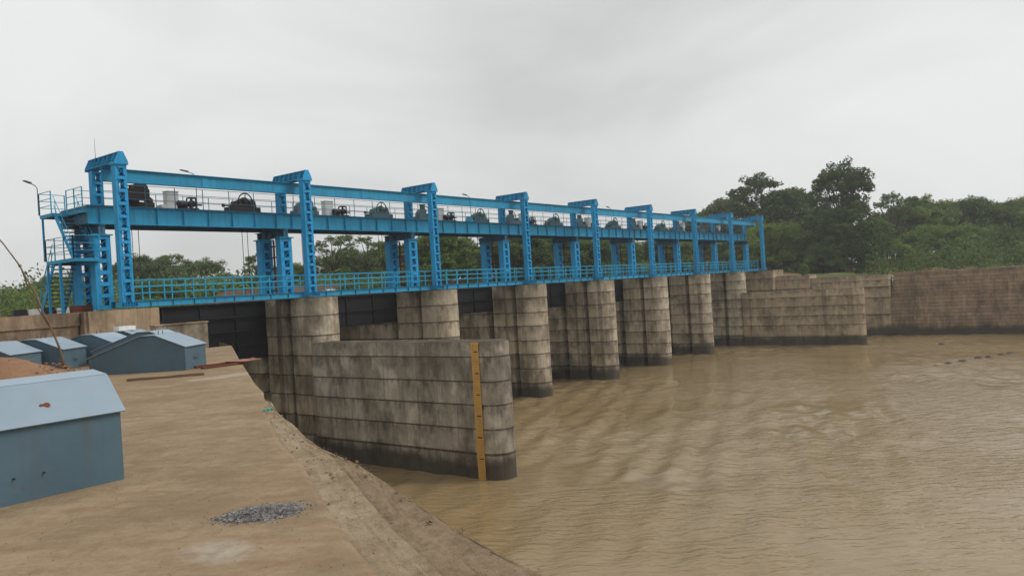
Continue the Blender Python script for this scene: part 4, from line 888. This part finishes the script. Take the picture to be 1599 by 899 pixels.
TREES = [
    ('grey', 0, 38.4, 106.4, 2.8, 1.1, 'low hazy tree at the far left edge beyond the soil bank', 'trees beyond the first bays'),
    ('bush', 1, 41.8, 110.2, 3.3, 1.2, 'rounded hazy bush left of the stair tower', 'trees beyond the first bays'),
    ('grey', 0, 44.0, 107.3, 4.4, 1.0, 'hazy tree behind the stair flights', 'trees beyond the first bays'),
    ('grey', 1, 43.5, 99.7, 3.8, 1.1, 'thin hazy tree right behind the stair tower landing', 'trees beyond the first bays'),
    ('bush', 0, 38.5, 81.5, 2.1, 1.2, 'dull bush seen between the first trestle columns', 'trees beyond the first bays'),
    ('grey', 0, 53.5, 103.1, 6.3, 1.15, 'dark rounded tree just right of the first gantry column', 'trees beyond the first bays'),
    ('sparse', 0, 58.2, 105.2, 6.7, 1.1, 'feathery topped tree left of middle of the first bay', 'trees beyond the first bays'),
    ('grey', 0, 58.1, 97.0, 5.4, 1.2, 'flat topped round tree seen through the middle of the first bay', 'trees beyond the first bays'),
    ('bush', 0, 39.2, 72.3, 2.3, 1.5, 'yellow-green bush low behind the first bay railing', 'trees beyond the first bays'),
    ('bush', 2, 45.0, 72.9, 2.1, 1.4, 'bright low bush behind the first bay railing', 'trees beyond the first bays'),
    ('bush', 0, 49.9, 74.7, 2.4, 1.4, 'low bush left of the second trestle', 'trees beyond the first bays'),
    ('sparse', 1, 57.1, 81.8, 5.2, 0.7, 'wispy tall tree beside the second trestle', 'trees beyond the first bays'),
    ('round', 1, 62.0, 83.6, 4.4, 1.0, 'tree crown between the second trestle columns', 'trees beyond the first bays'),
    ('bush', 0, 58.0, 72.4, 2.1, 1.3, 'low bush behind the second gantry column', 'trees beyond the first bays'),
    ('sparse', 0, 65.8, 78.7, 7.1, 0.85, 'tall open tree at the left of the second bay', 'trees beyond the middle bays'),
    ('sparse', 1, 68.6, 75.0, 6.8, 0.9, 'tall open tree at the right of the second bay', 'trees beyond the middle bays'),
    ('round', 1, 72.6, 83.0, 5.4, 1.1, 'rounder tree between the two open trees in the second bay', 'trees beyond the middle bays'),
    ('bush', 1, 54.1, 60.9, 2.7, 1.5, 'low dark bush behind the second bay railing', 'trees beyond the middle bays'),
    ('bush', 1, 60.9, 60.3, 3.0, 1.3, 'low bush by the third trestle', 'trees beyond the middle bays'),
    ('round', 1, 70.4, 64.3, 7.3, 0.95, 'big leafy tree behind the third gantry column', 'trees beyond the middle bays'),
    ('round', 0, 80.2, 68.0, 4.9, 0.8, 'small round tree in the middle of the third bay', 'trees beyond the middle bays'),
    ('sparse', 0, 78.0, 62.6, 7.5, 0.8, 'droopy light tree left of the fourth trestle', 'trees beyond the middle bays'),
    ('bush', 2, 73.2, 60.7, 2.7, 1.0, 'small light bush low in the third bay', 'trees beyond the middle bays'),
    ('round', 0, 80.3, 59.6, 7.3, 1.1, 'dense dark tree behind the fourth gantry column', 'trees beyond the middle bays'),
    ('round', 1, 89.2, 61.2, 7.9, 1.1, 'green tree filling the fourth bay', 'trees beyond the middle bays'),
    ('bush', 1, 82.1, 57.3, 3.1, 1.4, 'low dark bush behind the fourth bay railing', 'trees beyond the middle bays'),
    ('round', 0, 95.4, 59.6, 7.7, 1.0, 'dark tree behind the fifth trestle', 'trees beyond the middle bays'),
    ('bush', 0, 94.6, 57.3, 3.4, 1.3, 'mid green bush behind the fifth gantry column', 'trees beyond the middle bays'),
    ('round', 1, 103.7, 58.5, 7.4, 0.9, 'tree behind the sixth trestle', 'trees beyond the middle bays'),
    ('round', 1, 111.3, 55.2, 6.8, 0.75, 'tree right of the sixth gantry column', 'trees beyond the middle bays'),
    ('bush', 1, 102.9, 54.6, 3.6, 1.2, 'low dark bush by the sixth gantry column', 'trees beyond the middle bays'),
    ('bush', 0, 113.1, 52.8, 4.2, 1.1, 'bush behind the seventh trestle', 'trees beyond the middle bays'),
    ('grey', 0, 140.6, 63.0, 11.2, 1.0, 'distant grey tree above the far end of the crane girder', 'trees on the right bank'),
    ('round', 0, 144.3, 58.1, 13.9, 1.0, 'dark tree rising over the last bay', 'trees on the right bank'),
    ('tall', 0, 148.8, 52.2, 17.4, 1.05, 'broad dark tree left of the tallest tree', 'trees on the right bank'),
    ('round', 0, 154.2, 48.5, 15.3, 0.9, 'dark tree between the broad tree and the tallest tree', 'trees on the right bank'),
    ('bush', 2, 127.6, 43.7, 8.5, 1.0, 'bright green leafy tree beside the last gantry column', 'trees on the right bank'),
    ('bush', 0, 124.1, 48.3, 6.7, 1.0, 'green bush behind the last bay', 'trees on the right bank'),
    ('round', 1, 126.4, 38.7, 5.2, 0.8, 'green tree at the foot of the tallest tree', 'trees on the right bank'),
    ('tall', 1, 132.5, 34.0, 16.9, 0.72, 'tallest tree with an open layered crown on the right bank', 'trees on the right bank'),
    ('round', 0, 128.0, 33.3, 10.1, 0.95, 'dense dark tree in front of the tallest tree', 'trees on the right bank'),
    ('bush', 1, 130.1, 30.6, 6.7, 1.05, 'dark shrubby mass right of the tallest tree trunk', 'trees on the right bank'),
    ('bush', 1, 124.4, 34.7, 4.8, 0.9, 'dark bush beneath the tallest tree on the left', 'trees on the right bank'),
    ('sparse', 1, 152.7, 30.5, 12.8, 0.85, 'open branched tree right of the tallest tree', 'trees on the right bank'),
    ('round', 1, 158.8, 25.8, 12.2, 0.95, 'rounded tree right of the open branched tree', 'trees on the right bank'),
    ('bush', 2, 133.4, 26.2, 4.4, 0.9, 'yellow-green bush above the wing wall', 'trees on the right bank'),
    ('bush', 0, 145.4, 23.7, 7.3, 1.0, 'creeper-clad mound right of the yellow-green bush', 'trees on the right bank'),
    ('round', 0, 164.1, 18.9, 12.1, 0.95, 'tall dark tree near the right frame edge', 'trees on the right bank'),
    ('round', 0, 174.7, 14.9, 11.0, 1.0, 'dark tree behind the right frame edge tree', 'trees on the right bank'),
    ('round', 1, 169.8, 8.2, 11.3, 1.0, 'tree cut by the right frame edge', 'trees on the right bank'),
    ('bush', 0, 147.0, 18.3, 6.5, 1.0, 'large rounded shrub below the tall right tree', 'trees on the right bank'),
    ('bush', 1, 140.5, 20.1, 3.4, 0.9, 'dark rounded shrub above the retaining wall', 'trees on the right bank'),
    ('bush', 0, 148.1, 13.5, 5.5, 1.0, 'rounded shrub at the upper right', 'trees on the right bank'),
    ('bush', 1, 141.0, 14.5, 2.3, 0.9, 'dark low shrub behind the retaining wall', 'trees on the right bank'),
    ('bush', 2, 133.7, 17.5, 0.6, 0.95, 'light green scrub at the wall top left of the edge', 'trees on the right bank'),
    ('bush', 2, 137.2, 12.9, 0.0, 0.8, 'light green scrub at the wall top near the right edge', 'trees on the right bank'),
    ('bush', 1, 130.8, 23.0, 1.6, 0.8, 'dark scrub above the wall joint', 'trees on the right bank'),
    ('bush', 0, 146.1, 9.5, 3.6, 1.0, 'shrub at the right frame edge', 'trees on the right bank'),
    ('bush', 2, 114.4, 34.6, 1.9, 0.55, 'small bright shrub beside the abutment block', 'trees on the right bank'),
    ('bush', 1, 121.3, 28.9, 0.9, 0.8, 'low dark scrub along the wing wall', 'trees on the right bank'),
    ('round', 1, 78.0, 82.4, 6.0, 1.1, 'second row tree behind the right side of the second bay', 'trees beyond the middle bays'),
    ('round', 0, 79.6, 77.0, 6.2, 1.0, 'second row tree left of the third gantry column', 'trees beyond the middle bays'),
    ('round', 1, 83.9, 74.7, 6.1, 1.1, 'second row tree behind the big leafy tree', 'trees beyond the middle bays'),
    ('round', 0, 91.7, 71.0, 7.0, 1.1, 'second row tree right of the fourth trestle', 'trees beyond the middle bays'),
    ('round', 1, 96.1, 68.5, 7.1, 1.1, 'second row tree deep in the fourth bay', 'trees beyond the middle bays'),
    ('round', 0, 100.7, 65.8, 7.1, 1.1, 'second row tree left of the fifth trestle', 'trees beyond the middle bays'),
    ('round', 1, 107.4, 63.6, 7.9, 1.1, 'second row tree deep in the fifth bay', 'trees beyond the middle bays'),
    ('round', 0, 112.2, 60.7, 6.5, 0.9, 'second row tree left of the sixth gantry column', 'trees beyond the middle bays'),
    ('round', 1, 119.9, 57.1, 7.3, 0.9, 'second row tree right of the seventh trestle', 'trees beyond the middle bays'),
    ('round', 1, 69.5, 90.3, 3.7, 1.1, 'second row tree by the second gantry column', 'trees beyond the middle bays'),
    ('round', 1, 165.5, 30.2, 11.5, 1.1, 'second row tree right of the tallest tree', 'trees on the right bank'),
    ('round', 1, 170.4, 23.9, 11.8, 1.1, 'second row tree between the rounded and the tall dark tree', 'trees on the right bank'),
    ('round', 1, 177.5, 17.8, 11.7, 1.2, 'second row tree behind the tall dark tree', 'trees on the right bank'),
    ('round', 1, 181.3, 12.8, 11.8, 1.2, 'second row tree at the right frame edge', 'trees on the right bank'),
    ('round', 1, 154.4, 44.9, 11.8, 1.0, 'second row tree left behind the tallest tree', 'trees on the right bank'),
    ('round', 1, 145.3, 32.0, 8.9, 0.9, 'mid green tree right behind the tallest tree', 'trees on the right bank')]
for i, (kind, v, x, y, h, wx, label, grp) in enumerate(TREES):
    tm, cm = KIND[kind][v % len(KIND[kind])]
    zg = hz(x, y)-.1 if not (20 < x < 108 and y < 62) else 7.5
    t = thing('bush' if kind == 'bush' else 'tree', (x, y, zg), label, 'bush' if kind == 'bush' else 'tree', grp, (i*2.399) % 6.283)
    h *= 1.12 if x < 112 else 1.03; wx *= 1.35 if x < 112 else 1.15; s_ = h/12; t.scale = (s_*wx, s_*wx, s_)
    link('trunk', tm, t); link('crown', cm, t)

def undergrowth(name, spots, mat, label, size):
    C_, R_ = [], []
    for x, y, r, h in spots:
        for b in range(16):
            d = rng.normal(size=3); d /= np.linalg.norm(d); d[2] = abs(d[2])
            C_.append(np.array((x, y, hz(x, y)-.2))+d*np.array([r, r, h])*random.uniform(.6, 1.0)); R_.append(min(r, h)*random.uniform(.28, .52))
    q = leaf_cloud(np.array(C_), np.array(R_), 46/size**2*.011, size, droop=.4)
    tag(link(name, cloud_mesh(name, q, mat)), label, 'undergrowth', kind='stuff')
undergrowth('undergrowth', [(random.uniform(18, 112), random.uniform(67, 80), random.uniform(1.6, 2.8), random.uniform(2.0, 3.8)) for _ in range(110)], LEAF[1], 'tangled green undergrowth along the upstream bank behind the barrage', .16)
undergrowth('undergrowth', [(random.uniform(12, 74), random.uniform(80, 104), random.uniform(2.2, 3.6), random.uniform(3.4, 5.6)) for _ in range(75)], LEAF[3], 'hazy scrub belt farther off behind the first bays', .2)
undergrowth('undergrowth', [(random.uniform(24, 46), random.uniform(64, 70), random.uniform(.8, 1.6), random.uniform(.8, 1.5)) for _ in range(45)], LEAF[2], 'yellow-green weeds low behind the first bay railing', .12)
RB = []
for _ in range(210):
    y = random.uniform(-14, 62); dx = random.random(); RB.append((118+dx*32+max(0, y-20)*.25, y, random.uniform(1.6, 3.0), 1.8+dx*5.5+random.uniform(0, 2.4)))
undergrowth('undergrowth', RB[:130], LEAF[0], 'dark rounded scrub massed behind the right bank walls', .17)
undergrowth('undergrowth', RB[130:], LEAF[1], 'lighter green creeper mounds among the right bank scrub', .17)

# ------------------------------------------------------------ humid air
hz_me = MB().box(-290, 405, -305, 305, -3.2, 34).mesh(M_BARK, 'haze'); hz_me.materials.clear()
hm_ = bpy.data.materials.new('humid_air'); hm_.use_nodes = True; hn = hm_.node_tree.nodes; hn.clear()
ho = hn.new('ShaderNodeOutputMaterial'); hv = hn.new('ShaderNodeVolumePrincipled'); hv.inputs['Color'].default_value = (.97, .98, 1.0, 1); hv.inputs['Density'].default_value = .00055; hv.inputs['Anisotropy'].default_value = .2
hm_.node_tree.links.new(hv.outputs[0], ho.inputs['Volume']); hz_me.materials.append(hm_)
tag(link('haze', hz_me), kind='stuff')
